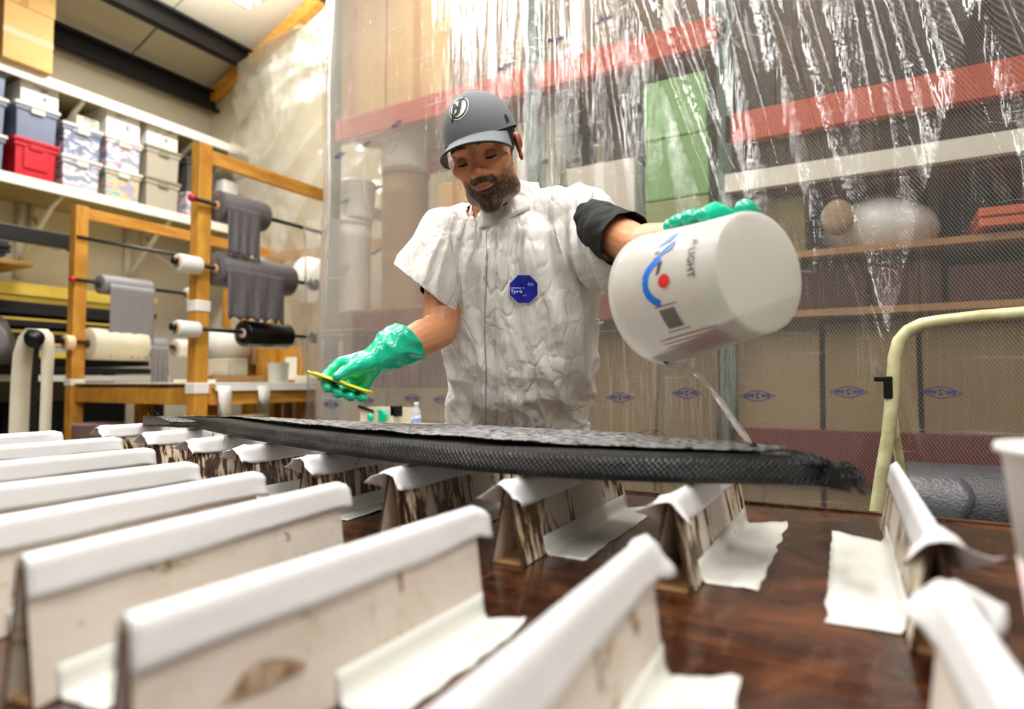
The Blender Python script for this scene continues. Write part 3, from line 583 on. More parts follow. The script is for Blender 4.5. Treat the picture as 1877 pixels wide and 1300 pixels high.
zz=aY(720,712,YK+.3)[2]; part('deck_board',MB().box((xu[0],YK+.25,zz-.03),(xu[1],YK+.88,zz-.0005)),M['card2'],prack)
# ================================================================ PLASTIC CURTAIN
YC=2.5
def film(name,haze,line,per,tint,bump,left=None,gloss=.12,seam=True):
    m=bpy.data.materials.new(name); m.use_nodes=True; t=NT(m); out=t.n['Material Output']; t.n.remove(t.n['Principled BSDF'])
    tc=t('TexCoord'); sx=t('SeparateXYZ',{0:tc.outputs['Object']}); X_=sx.outputs[0]; Z_=sx.outputs[2]
    def dl(s):   # one family of slanted threads
        k=t.math('ADD',t.math('MULTIPLY',X_,1/per),t.math('MULTIPLY',Z_,s*.62/per))
        return t.math('POWER',t.math('ABSOLUTE',t.math('SINE',t.math('MULTIPLY',k,PI))),7)
    thr=t.math('MULTIPLY',t.math('MAXIMUM',dl(1),t.math('MULTIPLY',dl(-1),.55)),line)
    nz=t('TexNoise',{'Vector':tc.outputs['Object'],'Scale':1.6,'Detail':3}); blot=t.ramp(nz.outputs[0],[(.35,(.55,.55,.55)),(.65,(1,1,1))])
    hz=t.math('MULTIPLY',haze,1)
    if left is not None:   # thicker, doubled sheet towards the left end
        g=t.math('SMOOTH_MIN',1,1,0); mr=t('MapRange',{0:X_,1:left[0],2:left[1],3:1,4:0},interpolation_type='SMOOTHSTEP'); hz=t.math('ADD',haze,t.math('MULTIPLY',mr.outputs[0],left[2]))
        thr=t.math('MULTIPLY',thr,t.math('SUBTRACT',1,t.math('MULTIPLY',mr.outputs[0],.8)))
    op=t.math('MINIMUM',t.math('ADD',t.math('MULTIPLY',hz,blot),thr),.97)
    if seam:  # slanting scratches/creases
        mp=t('Mapping',{0:tc.outputs['Object'],'Rotation':(0,.28,0),'Scale':(.5,1,16)}); ns=t('TexNoise',{'Vector':mp.outputs[0],'Scale':3.2,'Detail':5,'Roughness':.7})
        sc=t.ramp(ns.outputs[0],[(.62,(0,0,0)),(.66,(.35,.35,.35)),(.70,(0,0,0))]); op=t.math('MINIMUM',t.math('ADD',op,sc),.97)
    mb=t('Mapping',{0:tc.outputs['Object'],'Rotation':(0,.25,0),'Scale':(3,3,9)}); nb=t('TexNoise',{'Vector':mb.outputs[0],'Scale':5,'Detail':5,'Roughness':.65})
    mv=t('Mapping',{0:tc.outputs['Object'],'Rotation':(0,-.12,0),'Scale':(9,3,.7)}); nv=t('TexNoise',{'Vector':mv.outputs[0],'Scale':3,'Detail':3}); bq=t('Bump',{'Strength':.5,'Distance':.02,'Height':nv.outputs[0]})
    bp=t('Bump',{'Strength':bump,'Distance':.02,'Height':nb.outputs[0],'Normal':bq.outputs[0]})
    dif=t('BsdfDiffuse',{'Color':tint}); trl=t('BsdfTranslucent',{'Color':tint}); body=t('MixShader',{0:.5,1:dif.outputs[0],2:trl.outputs[0]})
    tr=t('BsdfTransparent',{'Color':(.98,.97,.95,1)}); base=t('MixShader',{0:op,1:tr.outputs[0],2:body.outputs[0]})
    gl=t('BsdfGlossy',{'Color':(1,1,1,1),'Roughness':.085,'Normal':bp.outputs[0]}); lw=t('LayerWeight',{'Blend':.25,'Normal':bp.outputs[0]})
    gf=t.math('ADD',gloss,t.math('MULTIPLY',lw.outputs['Fresnel'],.5)); fin=t('MixShader',{0:gf,1:base.outputs[0],2:gl.outputs[0]})
    t.l.new(fin.outputs[0],out.inputs[0]); return m
FILM=film('reinforced_film',.012,.27,.0108,(.86,.83,.78,1),.12,left=(-2.0,-.25,.48),gloss=.10)
FILM2=film('thin_poly_film',.20,.0,.02,(.88,.89,.82,1),.25,gloss=.05,seam=False)
# folds: (top px)->(bottom px), width m, amplitude m
FOLDS=[((905,-40),(900,330),.018,.03),((962,-40),(955,420),.02,.035),((1012,-40),(1016,400),.012,.03),((1078,-40),(1085,260),.016,.035),((1100,-40),(1160,380),.012,.025),
((1168,-40),(1330,420),.014,.045),((1205,-40),(1352,330),.012,.035),((1245,-40),(1330,240),.016,.04),((1335,-40),(1465,440),.022,.05),((1402,-40),(1660,760),.013,.045),((1425,-40),(1490,260),.012,.03),
((1470,-40),(1540,200),.016,.035),((1555,-40),(1625,340),.03,.06),((1590,-40),(1680,300),.018,.04),((1640,-40),(1720,200),.02,.03),((1715,-40),(1850,330),.022,.045),((1812,-40),(1960,300),.014,.05),((1850,-40),(2000,260),.016,.05),((1690,380),(1560,900),.06,.035),((1250,420),(1300,900),.04,.02),((1380,480),(1330,1000),.06,.02)]
FL=[]
for a,b_,wd,am in FOLDS:
    p=aY(a[0],a[1],YC); q=aY(b_[0],b_[1],YC); FL.append((p[0],p[2],q[0],q[2],wd,am))
def curt_y(X,Z):
    y=YC+.035*np.sin(X*2.1+.6)+.02*np.sin(X*5.3+Z*.8)
    for (x0,z0,x1,z1,wd,am) in FL:
        tt=(Z-z1)/(z0-z1); xc=x1+(x0-x1)*tt; g=1/(1+np.exp(-tt*7)); ww=wd*(1+.5*np.maximum(0,1-tt))
        y=y-am*g*np.exp(-np.abs((X-xc)/ww)**1.5)*(1+.1*np.sin(Z*11+x0*9))
    return y
def sheet(nx,nz,x0,x1,z0,z1,fy,fx=None):
    xs=np.linspace(x0,x1,nx); zs=np.linspace(z0,z1,nz); Xg,Zg=np.meshgrid(xs,zs)
    if fx is not None: Xg=fx(Xg,Zg)
    Yg=fy(Xg,Zg); vs=np.stack([Xg,Yg,Zg],-1).reshape(-1,3); i=np.arange(nx-1)[None,:]+nx*np.arange(nz-1)[:,None]
    fs=np.stack([i,i+1,i+nx+1,i+nx],-1).reshape(-1,4); return vs,fs
def np_obj(name,vs,fs,m,off):
    me=bpy.data.meshes.new(name); me.from_pydata((vs-np.array(off)).tolist(),[],fs.tolist()); me.materials.append(m); me.polygons.foreach_set('use_smooth',[True]*len(fs)); me.update()
    return bpy.data.objects.new(name,me)
XC0=px_x(578,YC); XC1=1.3; ZT=3.25
vs,fs=sheet(620,260,XC0,XC1,.012,ZT,curt_y,lambda X,Z:X+.012*np.sin(Z*4)*(X<XC0+.3))
curt=thing('plastic_curtain','clear reinforced plastic curtain hanging behind the worker, printed with blue diamonds','curtain',(-.7,YC,0))
o=np_obj('sheet',vs,fs,FILM,wloc(curt)); link(o,curt)
part('edge_hem',strip([(XC0+.012*math.sin(z*4)+.03,float(curt_y(np.array(XC0+.03),np.array(z)))-.004,z) for z in np.linspace(.02,ZT,40)],(1,0,0),.06,.003),film('doubled_film_hem',.16,.1,.011,(.95,.95,.93,1),.3,seam=False),curt,True)
part('top_rail',MB().tube([(XC0-.05,YC,ZT+.01),(XC1+.05,YC,ZT+.01)],.02,10),M['pine'],curt,True)
for xx in np.linspace(XC0+.1,XC1-.1,7): part('hanger_cord',MB().tube([(xx,YC,ZT+.02),(xx,YC,roofz(xx)+.02)],.004,6),M['black_steel'],curt)
M['blueink']=mat('blue_print','#34386c',.6)
def text_mesh(s,size,bold=0):
    c=bpy.data.curves.new('txt','FONT'); c.body=s; c.size=size; c.align_x='CENTER'; c.align_y='CENTER'; c.offset=bold; o=bpy.data.objects.new('txt',c); COL.objects.link(o)
    bpy.context.view_layer.update(); me=bpy.data.meshes.new_from_object(o.evaluated_get(bpy.context.evaluated_depsgraph_get())); bpy.data.objects.remove(o)
    v=[tuple(p.co) for p in me.vertices]; f=[tuple(p.vertices) for p in me.polygons]; bpy.data.meshes.remove(me); return v,f
def logo(xc,zc,s=1,rot=0):
    b=MB(); wd=.062*s; hh=.021*s
    def P(x,z): 
        X=xc+x*math.cos(rot)-z*math.sin(rot); Z=zc+z*math.cos(rot)+x*math.sin(rot); return (X,float(curt_y(np.array(X),np.array(Z)))-.004,Z)
    out=[(-1,0),(-.5,.62),(-.2,.95),(0,1),(.2,.95),(.5,.62),(1,0),(.5,-.62),(.2,-.95),(0,-1),(-.2,-.95),(-.5,-.62)]
    b.loft([[P(wd*x,hh*z) for x,z in out],[P(wd*.9*x,hh*.84*z) for x,z in out]],True,False)
    for tx,ox,sz in (('WN',.028,.018),('2',0,.028),('RW',-.027,.018)):
        v,f=text_mesh(tx,sz*s,.0012); b.add([P(-(p[0]+ox*s),p[1]) for p in v],f)
    part('printed_diamond',b,M['blueink'],curt)
for (u,v,rt) in ((745,731,0),(808,733,0),(1137,729,0),(1262,721,0),(1390,726,0),(1555,719,0),(1728,720,-.06),(596,742,0),(655,735,0)):
    p=aY(u,v,YC-.02); logo(p[0],p[2],1,rt)
for (u,v,rt) in ((655,257,.15),(718,222,.2),(607,278,.2),(925,122,.2),(1020,75,.1),(1110,42,.1),(870,172,.1)):
    p=aY(u,v,YC-.02); logo(p[0],p[2],.75,rt)
# thin film draped over the back wall corner, left of the curtain
YD=4.2
def drape_y(X,Z):
    y=YD+.10*np.sin(X*2.2+Z*.6); 
    for (cx,cz,fr,a) in ((-3.0,4.1,5,.055),(-5.0,3.15,4,.035)):
        an=np.arctan2(Z-cz,X-cx); r=np.hypot(X-cx,Z-cz)
        nn=np.vectorize(lambda p,q:1-2.2*abs(noise.noise(Vector((p*fr,q*.5,fr)))))(an,r); y=y-a*nn*np.minimum(1,r*.8)
    return y+np.vectorize(lambda p,q:.012*noise.noise(Vector((p*6+q*3,q*7,3))))(X,Z)
def xl(z):  # left edge of the draped film
    return np.interp(z,[0,1.2,1.75,2.3,2.7,3.0,3.4,4.1],[-4.6,-4.6,-4.85,-5.3,-5.35,-5.75,-5.9,-5.75])
vs,fs=sheet(200,260,0,1,.02,4.35,drape_y,lambda X,Z:xl(Z)+(np.minimum(-2.9,-2.2)-xl(Z))*X+.03*np.sin(Z*9)*(1-X))
o=np_obj('plastic_drape',vs,fs,FILM2,(-4,YD,0)); COL.objects.link(o); o.location=(-4,YD,0)
tag(o,'crinkled thin plastic film draped in the back corner left of the curtain','plastic sheet')
so=o.modifiers.new('s','SOLIDIFY'); so.thickness=.001
b=MB()
for k in range(5):
    xx=px_x(566+3*k,2.75); 
x0=px_x(566,3.0); vs,fs=sheet(40,120,x0-.10,x0+.35,.02,2.1,lambda X,Z:3.0+.04*np.sin(X*38+Z*2)+.0*Z,lambda X,Z:X+.05*np.sin(Z*1.5))
o=np_obj('plastic_strip',vs,fs,FILM2,(x0,3.0,0)); COL.objects.link(o); o.location=(x0,3.0,0); tag(o,'narrow gathered strip of thin film hanging just left of the curtain edge','plastic sheet')
# ================================================================ WORK TABLE
T=.755
def table_mat():
    m=bpy.data.materials.new('resin_stained_plywood'); m.use_nodes=True; t=NT(m); p=t.n['Principled BSDF']; tc=t('TexCoord')
    mp=t('Mapping',{0:tc.outputs['Object'],'Scale':(1.2,9,1)}); n=t('TexNoise',{'Vector':mp.outputs[0],'Scale':4,'Detail':8,'Roughness':.7,'Distortion':.4})
    n2=t('TexNoise',{'Vector':tc.outputs['Object'],'Scale':5,'Detail':5,'Roughness':.6,'Distortion':.8})
    mp3=t('Mapping',{0:tc.outputs['Object'],'Scale':(14,2,1)}); n3=t('TexNoise',{'Vector':mp3.outputs[0],'Scale':6,'Detail':4})
    c1=t.ramp(n.outputs[0],[(.3,hexc('#160a06')),(.5,hexc('#34190c')),(.68,hexc('#6a3a1a'))]); c2=t.ramp(n2.outputs[0],[(.36,hexc('#120805')),(.52,hexc('#30170c')),(.7,hexc('#8a5022'))])
    c=t.mix(.5,c1,c2); c=t.mix(t.ramp(n3.outputs[0],[(.58,(0,0,0)),(.72,(.3,.3,.3))]),c,hexc('#7a543c')); t.l.new(c,p.inputs['Base Color'])
    t.l.new(t.ramp(n2.outputs[0],[(.35,(.1,.1,.1)),(.65,(.42,.42,.42))]),p.inputs['Roughness']); p.inputs['Coat Weight'].default_value=.5; p.inputs['Coat Roughness'].default_value=.12
    n4=t('TexNoise',{'Vector':tc.outputs['Object'],'Scale':35,'Detail':4}); h=t.math('ADD',t.math('MULTIPLY',n2.outputs[0],.6),t.math('MULTIPLY',n4.outputs[0],.25))
    bp=t('Bump',{'Strength':.35,'Distance':.006,'Height':h}); t.l.new(bp.outputs[0],p.inputs['Normal']); t.l.new(bp.outputs[0],p.inputs['Coat Normal']); return m
M['table']=table_mat(); YT=1.465
tab=thing('work_table','large resin-stained brown wooden work table filling the foreground','table',(-.8,.6,0))
part('table_top',MB().box((-2.95,-.75,T-.04),(1.6,YT,T)),M['table'],tab,bevel=.003)
part('edge_lip',MB().box((-2.95,YT,T-.07),(1.6,YT+.018,T+.004)),M['table'],tab)
for x in (-2.85,-.7,1.45):
    for yy in (-.65,YT-.2): part('leg',MB().box((x-.045,yy,0),(x+.045,yy+.09,T-.04)),M['pine'],tab)
for yy in (-.6,YT-.12): part('apron',MB().box((-2.8,yy,T-.14),(1.4,yy+.03,T-.0405)),M['pine_y'],tab)
# ================================================================ CARDBOARD RIDGES
def cardface():
    m=bpy.data.materials.new('white_faced_cardboard'); m.use_nodes=True; t=NT(m); p=t.n['Principled BSDF']; tc=t('TexCoord')
    n=t('TexNoise',{'Vector':tc.outputs['Object'],'Scale':7,'Detail':6,'Roughness':.7,'Distortion':1.0}); n0=t('TexNoise',{'Vector':tc.outputs['Object'],'Scale':60,'Detail':3})
    oi=t('ObjectInfo'); mp=t('Mapping',{0:tc.outputs['Object'],'Scale':(1,1,1)}); t.l.new(t('CombineXYZ',{0:t.math('MULTIPLY',oi.outputs['Random'],9),1:t.math('MULTIPLY',oi.outputs['Random'],31)}).outputs[0],mp.inputs['Location'])
    t.l.new(mp.outputs[0],n.inputs['Vector'])
    c=t.ramp(n.outputs[0],[(.40,hexc('#dcd2c8')),(.57,hexc('#d6cabd')),(.615,hexc('#d0c2ae')),(.635,hexc('#7d5c3a')),(.66,hexc('#c9b79e')),(.70,hexc('#ded2c4'))])
    c=t.mix(t.ramp(n0.outputs[0],[(.66,(0,0,0)),(.72,(.5,.5,.5))]),c,hexc('#b09a80')); t.l.new(c,p.inputs['Base Color']); p.inputs['Roughness'].default_value=.55; return m
def driptex():
    m=bpy.data.materials.new('resin_streaked_cardboard'); m.use_nodes=True; t=NT(m); p=t.n['Principled BSDF']; tc=t('TexCoord')
    oi=t('ObjectInfo'); mp=t('Mapping',{0:tc.outputs['Object'],'Scale':(70,70,6)}); t.l.new(t('CombineXYZ',{0:t.math('MULTIPLY',oi.outputs['Random'],90)}).outputs[0],mp.inputs['Location'])
    n=t('TexNoise',{'Vector':mp.outputs[0],'Scale':1,'Detail':4,'Roughness':.6})
    n2=t('TexNoise',{'Vector':tc.outputs['Object'],'Scale':16,'Detail':4}); s=t.math('ADD',t.math('MULTIPLY',n.outputs[0],.7),t.math('MULTIPLY',n2.outputs[0],.35))
    c=t.ramp(s,[(.45,hexc('#e6dccd')),(.52,hexc('#cdb793')),(.56,hexc('#4a3017')),(.64,hexc('#2c1a0c'))]); t.l.new(c,p.inputs['Base Color'])
    t.l.new(t.ramp(s,[(.5,(.55,.55,.55)),(.58,(.2,.2,.2))]),p.inputs['Roughness']); return m
M['cface']=cardface(); M['drip']=driptex(); M['cedge']=mat('corrugated_edge','#6b4522',.85,var=.6,vscale=40,bump=.6,bscale=90,col2='#2a170b')
M['tapew']=mat('white_tape','#eaeaeb',.42,bump=.25,bscale=16); M['tapes']=mat('milky_tape','#dcdcd5',.3,bump=.25,bscale=18)
RH=.118; WB=.034
def ridge(x0,y0,x1,y1,label,back=False,side=1,foot=(.1,1.0,.055),seed=0,h=RH,flare0=0,flare1=0,ext0=.0,ext1=.02,tw=.036,group=None,drip_ends=0.0,foot2=None,WB=.019):
    """folded card ridge running from (x0,y0) to (x1,y1); side=+1 when the +X face is the taped one"""
    g=random.Random(seed); L=math.hypot(x1-x0,y1-y0); dx,dy=(x1-x0)/L,(y1-y0)/L; nx,ny=dy,-dx   # n points to +X side
    t=thing('cardboard_ridge',label,'cardboard ridge',((x0+x1)/2,(y0+y1)/2,T),group)
    def W(s,o,z): return (x0+dx*s+nx*o,y0+dy*s+ny*o,T+z)
    th=.005
    for sg in (1,-1):
        b=MB(); n=26; rings=[]
        for i in range(n+1):
            s=L*i/n; wv=.0015*math.sin(s*20+seed); bt=.0008+(.0016*g.random() if 0<i<n else .0)
            e=(.002*g.random() if i in (0,n) else 0)
            rings.append([W(s+e,sg*(WB+wv),bt),W(s+e,sg*(WB+wv-th),bt),W(s,sg*.0005,h-.006),W(s,sg*(th*.9),h)])
        b.loft(rings); nf=len(b.f); b.m=[0]*nf
        # faces: 0 bottom edge,1 inner,2 top,3 outer per segment
        for i in range(n):
            b.m[i*4+3]=2 if (back and (i<n*drip_ends or i>n*.72 or (seed*7+i)%9==4)) else 0
            b.m[i*4+0]=1
        b.m[-1]=1; b.m[-2]=1
        part('card_panel',b,[M['cface'],M['cedge'],M['drip']],t)
    part('base_strip',MB().loft([[W(s,-WB*.8,.0008),W(s,WB*.8,.0008),W(s,WB*.8,.004),W(s,-WB*.8,.004)] for s in (.004,L-.004)]),M['card2'],t)
    # tape cap over the crest
    n=46; rings=[]; s0=-ext0; s1=L+ext1; sl=(WB-th*.9)/h
    for i in range(n+1):
        f=i/n; s=s0+(s1-s0)*f
        k=0; 
        if flare0: k=max(k,flare0*max(0,1-(s-s0)/.055)**1.3)
        if flare1: k=max(k,flare1*max(0,1-(s1-s)/.055)**1.3)
        ring=[]; m_=12; wr=.0025*(1+3*min(1,k))
        beyond=max(0,-s,s-L)
        for j in range(m_+1):
            q=(j/m_-.5)*2; ln=abs(q)*(tw+.004*noise.noise(Vector((s*9,seed,j*.0+2)))); sg=1 if q>=0 else -1
            a0=math.atan(sl)                       # angle from vertical of the panel
            fa=(k*(1.0 if sg<0 else .62) if side>0 else k*(1.0 if sg>0 else .62)); a=min(1.45,a0+fa)
            o=ln*math.sin(a); z=h+.0042-ln*math.cos(a)
            o=sg*(o+.0048*min(1,(abs(q)*9)**.6)); z-=.0
            wv=wr*noise.noise(Vector((s*38,q*2.2+seed,1.3)))*(min(1,k*3)+.25)
            z-=beyond*.35*(1-.3*abs(q)); ring.append(W(s+.006*k*noise.noise(Vector((q*3,seed,5))),o+wv*.8*sg+(.0015*sg),z+abs(wv)))
        rings.append(ring)
    b=MB().loft(rings,False,False); o=part('tape_cap',b,M['tapew'],t,True,label='white tape folded over the crest'); so=o.modifiers.new('s','SOLIDIFY'); so.thickness=.0009; so.offset=1
    # tape foot sticking ridge to the table
    for ft,sg in ((foot,side),(foot2,-side)):
        if not ft: continue
        fa,fb,fw=ft; rings=[]; n=30
        for i in range(n+1):
            f=i/n; s=L*(fa+(fb-fa)*f); ring=[]; e=.006*noise.noise(Vector((f*9,seed+sg,8)))
            up=.028*h/RH; pr=[(up,1),(up*.5,1),(.006,1),(.0,.0)]
            for zz in (up,up*.6,up*.25): ring.append(W(s,sg*(WB-(zz/h)*(WB-th)+.0015),zz+.001))
            m_=7
            for j in range(m_+1):
                q=j/m_; lift=.010*max(0,(f-.82)/.18)**2*q+.004*noise.noise(Vector((f*7,q*2,seed+3.)))*q
                ring.append(W(s+.01*q*noise.noise(Vector((q*4,seed,f*3))),sg*(WB+.005+q*(fw+e)),.0014+max(0,lift)+.0012*math.sin(f*40)*q*q*.0))
            rings.append(ring)
        o=part('tape_foot',MB().loft(rings,False,False),M['tapes'],t,True,label='milky tape fixing the ridge to the table'); so=o.modifiers.new('s','SOLIDIFY'); so.thickness=.0008; so.offset=1
    return t
GF='long cardboard ridges in the near row'; GB='short cardboard ridges carrying the black board'
near=[(-.402,.225,-.404,.612,'long ridge cut by bottom edge, third from right of the near row',(.42,1.0,.048)),
(-.612,.258,-.668,.665,'long ridge left of the one cut by bottom edge, near end fully visible',(.05,.55,.05)),
(-.799,.28,-.861,.676,'long ridge crossing the left edge, its white crest starting at frame edge, third ridge up',(.1,.5,.05)),
(-1.06,.33,-1.07,.70,'fourth long ridge up along the left frame edge',(.1,.6,.04)),(-1.36,.40,-1.37,.80,'fifth long ridge up along the left frame edge',(.1,.6,.04)),
(-1.70,.48,-1.715,.92,'sixth long ridge up along the left frame edge',None),(-2.05,.55,-2.08,.95,'farthest long ridge of near row at left frame edge',None),
(-.166,.16,-.188,.575,'long blurred ridge rising from bottom centre, crumpled tape at its far end',(.25,1.0,.06)),
(.078,.12,.044,.55,'blurred ridge at bottom right corner with widely flared tape end',None)]
NR=[]
for k,(a,b_,c,d,l,ft) in enumerate(near):
    q_=ridge(a,b_,c,d,l,seed=k+1,side=-1 if k==8 else 1,foot=ft,flare1=(.12,.15,.14,.2,.2,.2,.2,.45,1.0)[k],ext1=(.028,.022,.02,.022,.02,.02,.02,.02,.03)[k],tw=.036 if k<7 else .040,group=GF,drip_ends=0); NR.append(q_)
back=[(-.228,.80,-.240,1.285,'short ridge under right part of the board, open dark triangular end facing camera',(.12,.95,.065),.9),
(-.465,.80,-.485,1.30,'short ridge under the board right of its middle, milky tape foot curling at far end',(.15,.97,.06),.8),
(-.700,.82,-.735,1.32,'short ridge under the board, left of the one beneath the worker',(.0,.9,.05),.85),
(-.955,.87,-.99,1.36,'short streaked ridge sixth from the board left tip, peaked white tape',(.05,.9,.05),.85),
(-1.23,.93,-1.26,1.40,'short streaked ridge fifth from the board left tip',(.05,.9,.05),.85),
(-1.495,.99,-1.52,1.42,'short streaked ridge fourth from the board left tip',None,.8),
(-1.80,1.06,-1.82,1.43,'short streaked ridge third from the board left tip',None,.75),
(-2.19,1.14,-2.20,1.44,'short ridge nearest the board left tip',None,.7)]
for k,(a,b_,c,d,l,ft,fl) in enumerate(back):
    ridge(a,b_,c,d,l,WB=.027,back=True,seed=k+20,foot=ft,flare0=fl,ext0=.018,ext1=.0,tw=.040,group=GB,drip_ends=.22 if k<2 else .4,h=RH-(.001 if k<8 else 0))
M['stain']=mat('dried_resin_stain','#7a5b3c',.35,var=.55,vscale=70,col2='#c4b096')
def stain(k,poly,seed,m=None):
    a,b_,c,d=near[k][:4]; P=[]; n=len(poly)
    for i in range(n):
        for s in range(6):
            f=s/6; u=poly[i][0]*(1-f)+poly[(i+1)%n][0]*f; v=poly[i][1]*(1-f)+poly[(i+1)%n][1]*f; u+=3*noise.noise(Vector((i*1.7+f*2,seed,0))); v+=3*noise.noise(Vector((i*1.7+f*2,seed,9))); o=.012
            for _ in range(4):
                x_=a+o; p=aX(u,v,x_); t_=(p[1]-b_)/(d-b_); o=(c-a)*t_+.019-.0145*min(1,max(0,(p[2]-T)/RH))+.0012
            P.append(tuple(aX(u,v,a+o)))
    cc=tuple(np.mean(np.array(P),axis=0)); part('resin_stain',MB().add(P+[cc],[(i,(i+1)%len(P),len(P)) for i in range(len(P))]),m or M['stain'],NR[k],label='dried brown resin stain')
stain(0,[(448,1232),(470,1212),(520,1205),(562,1214),(556,1232),(520,1246),(500,1262),(440,1285),(400,1296),(430,1262)],1)
stain(0,[(722,1004),(731,1003),(738,1050),(740,1082),(733,1082),(728,1045)],2); stain(0,[(556,1126),(562,1118),(566,1124),(560,1132)],3)
stain(7,[(1078,1100),(1083,1100),(1096,1180),(1108,1270),(1103,1272),(1090,1190)],4); stain(7,[(1040,1150),(1056,1142),(1052,1170),(1044,1195),(1052,1240),(1042,1236)],5)
stain(7,[(1112,1186),(1118,1180),(1122,1200),(1114,1225),(1104,1232),(1112,1210)],6); stain(7,[(1140,1118),(1155,1110),(1166,1130),(1172,1165),(1164,1162),(1152,1126)],7)
stain(1,[(520,975),(530,978),(534,990),(524,994),(528,984)],8); stain(7,[(905,1255),(935,1235),(960,1240),(930,1275),(880,1300),(870,1290)],9)
ridge(.050,.74,.030,1.34,'ridge at right edge of table with streaked face and wide tape foot',back=True,WB=.024,seed=40,side=-1,foot=(.08,.80,.072),flare0=1.0,ext0=.02,ext1=.01,tw=.042,group=GB,drip_ends=.5)
# ================================================================ BLACK WET BOARD
zb0=T+RH+.0052
FR=[(262,766),(350,784),(430,803),(520,820),(600,834),(700,849),(800,861),(900,871),(1000,879),(1100,884),(1200,888),(1300,890),(1400,891),(1500,891),(1556,890)]
BK=[(262,760),(380,763),(500,769),(620,776),(750,782),(850,784),(1000,790),(1100,795),(1200,802),(1300,812),(1400,823),(1500,836),(1558,846)]
def resamp(P,z,n):
    W_=np.array([aZ(u,v,z)[:2] for u,v in P]); d=np.r_[0,np.cumsum(np.hypot(*np.diff(W_,axis=0).T))]; s=np.linspace(0,1,n)*d[-1]
    W2=np.stack([np.interp(s,d,W_[:,k]) for k in (0,1)],1)
    for _ in range(6): W2[1:-1]=(W2[:-2]+2*W2[1:-1]+W2[2:])/4
    return W2
NB=220; TH=.040
fr=resamp(FR,zb0,NB); bk=resamp(BK,zb0+TH,NB)
def weave(name,cw=1):
    m=bpy.data.materials.new(name); m.use_nodes=True; t=NT(m); p=t.n['Principled BSDF']; uv=t('UVMap'); uv.uv_map='UVMap'
    sx=t('SeparateXYZ',{0:uv.outputs[0]})
    a=t.math('SINE',t.math('MULTIPLY',sx.outputs[0],2*PI/.0085)); b=t.math('SINE',t.math('MULTIPLY',sx.outputs[1],2*PI/.0085)); h=t.math('MULTIPLY',a,b)
    nn=t('TexNoise',{'Vector':uv.outputs[0],'Scale':26,'Detail':4}); mpn=t('Mapping',{0:uv.outputs[0],'Scale':(3,22,1)}); nl=t('TexNoise',{'Vector':mpn.outputs[0],'Scale':3,'Detail':4})
    hh=t.math('ADD',t.math('MULTIPLY',h,.5),t.math('MULTIPLY',nn.outputs[0],2.6)); bp=t('Bump',{'Strength':1.0,'Distance':.0045,'Height':hh})
    bp2=t('Bump',{'Strength':.4 if cw<.5 else .7,'Distance':.010 if cw<.5 else .03,'Height':nl.outputs[0],'Normal':bp.outputs[0]}); t.l.new(bp2.outputs[0],p.inputs['Normal'])
    t.l.new(t.ramp(nn.outputs[0],[(.35,hexc('#030304')),(.7,hexc('#17171a'))] if cw<.5 else [(.40,hexc('#101011')),(.56,hexc('#d2d2d4'))]),p.inputs['Base Color']); p.inputs['Metallic'].default_value=0 if cw<.5 else .8; nn.inputs['Scale'].default_value=26 if cw<.5 else 70; t.l.new(t.ramp(nl.outputs[0],[(.35,(.3,.3,.3)),(.65,(.5,.5,.5))]),p.inputs['Roughness']); p.inputs['Specular IOR Level'].default_value=.35+.65*(cw>.5)  # top plies: silvery sheen and sparkle painted in as pale speckled colour
    p.inputs['Coat Weight'].default_value=cw; p.inputs['Coat Roughness'].default_value=.06; t.l.new(bp2.outputs[0],p.inputs['Coat Normal']); return m
M['weave']=weave('wet_black_fibre_weave',.3); M['weave_top']=weave('sheen_painted_fibre_weave',.6)
board=thing('fibre_board','long black wet woven fibre board resting on the short ridges','board',((fr[110]+bk[110])[0]/2,(fr[110]+bk[110])[1]/2,zb0))
secs=[]; K=26
for i in range(NB):
    f=i/(NB-1); a=fr[i]; c=bk[i]; th=TH*(.22+.78*min(1,f/.35))*(1 if f<.96 else 1-.35*((f-.96)/.04)); wdt=np.hypot(*(c-a)); d=(c-a)/max(wdt,1e-6); ring=[]
    r_=th*.5
    # bottom edge front -> round front -> top -> back -> bottom
    for k in range(9):
        an=-PI/2-PI*k/8; lay=.0028*math.sin(k*2.4+.5*math.sin(f*9))+.0016*noise.noise(Vector((f*30,k*.9,2)))
        o=r_*(1+math.cos(an)) -lay*abs(math.cos(an)); z=r_+r_*math.sin(-an)*(-1)
        z=r_-r_*math.cos(PI*k/8)
        o=r_-r_*math.sin(PI*k/8)-lay*math.sin(PI*k/8); ring.append((a[0]+d[0]*o,a[1]+d[1]*o,zb0+z))
    for k in range(1,12):
        q=k/12; o=r_+(wdt-r_)*q; z=th+.005*math.sin(PI*q)-.002*abs(math.sin(q*9+f*14))+.0022*noise.noise(Vector((f*22,q*4,1)))+.0035*noise.noise(Vector((f*6,q*9,7)))
        z-= .007*math.exp(-((q-.22-.08*math.sin(f*7))/.05)**2)
        ring.append((a[0]+d[0]*o,a[1]+d[1]*o,zb0+z))
    ring.append((c[0],c[1],zb0+th*.9)); ring.append((c[0],c[1],zb0+th*.4)); 
    for k in range(4): q=1-(k+.5)/4; ring.append((a[0]+d[0]*(r_+(wdt-r_)*q),a[1]+d[1]*(r_+(wdt-r_)*q),zb0+.0))
    secs.append(ring)
b=MB().loft(secs); o=part('layup',b,M['weave'],board,True)
def add_uv(o,fn):
    me=o.data; uv=me.uv_layers.new(name='UVMap'); 
    for l in me.loops: uv.data[l.index].uv=fn(l.vertex_index,me.vertices[l.vertex_index].co)
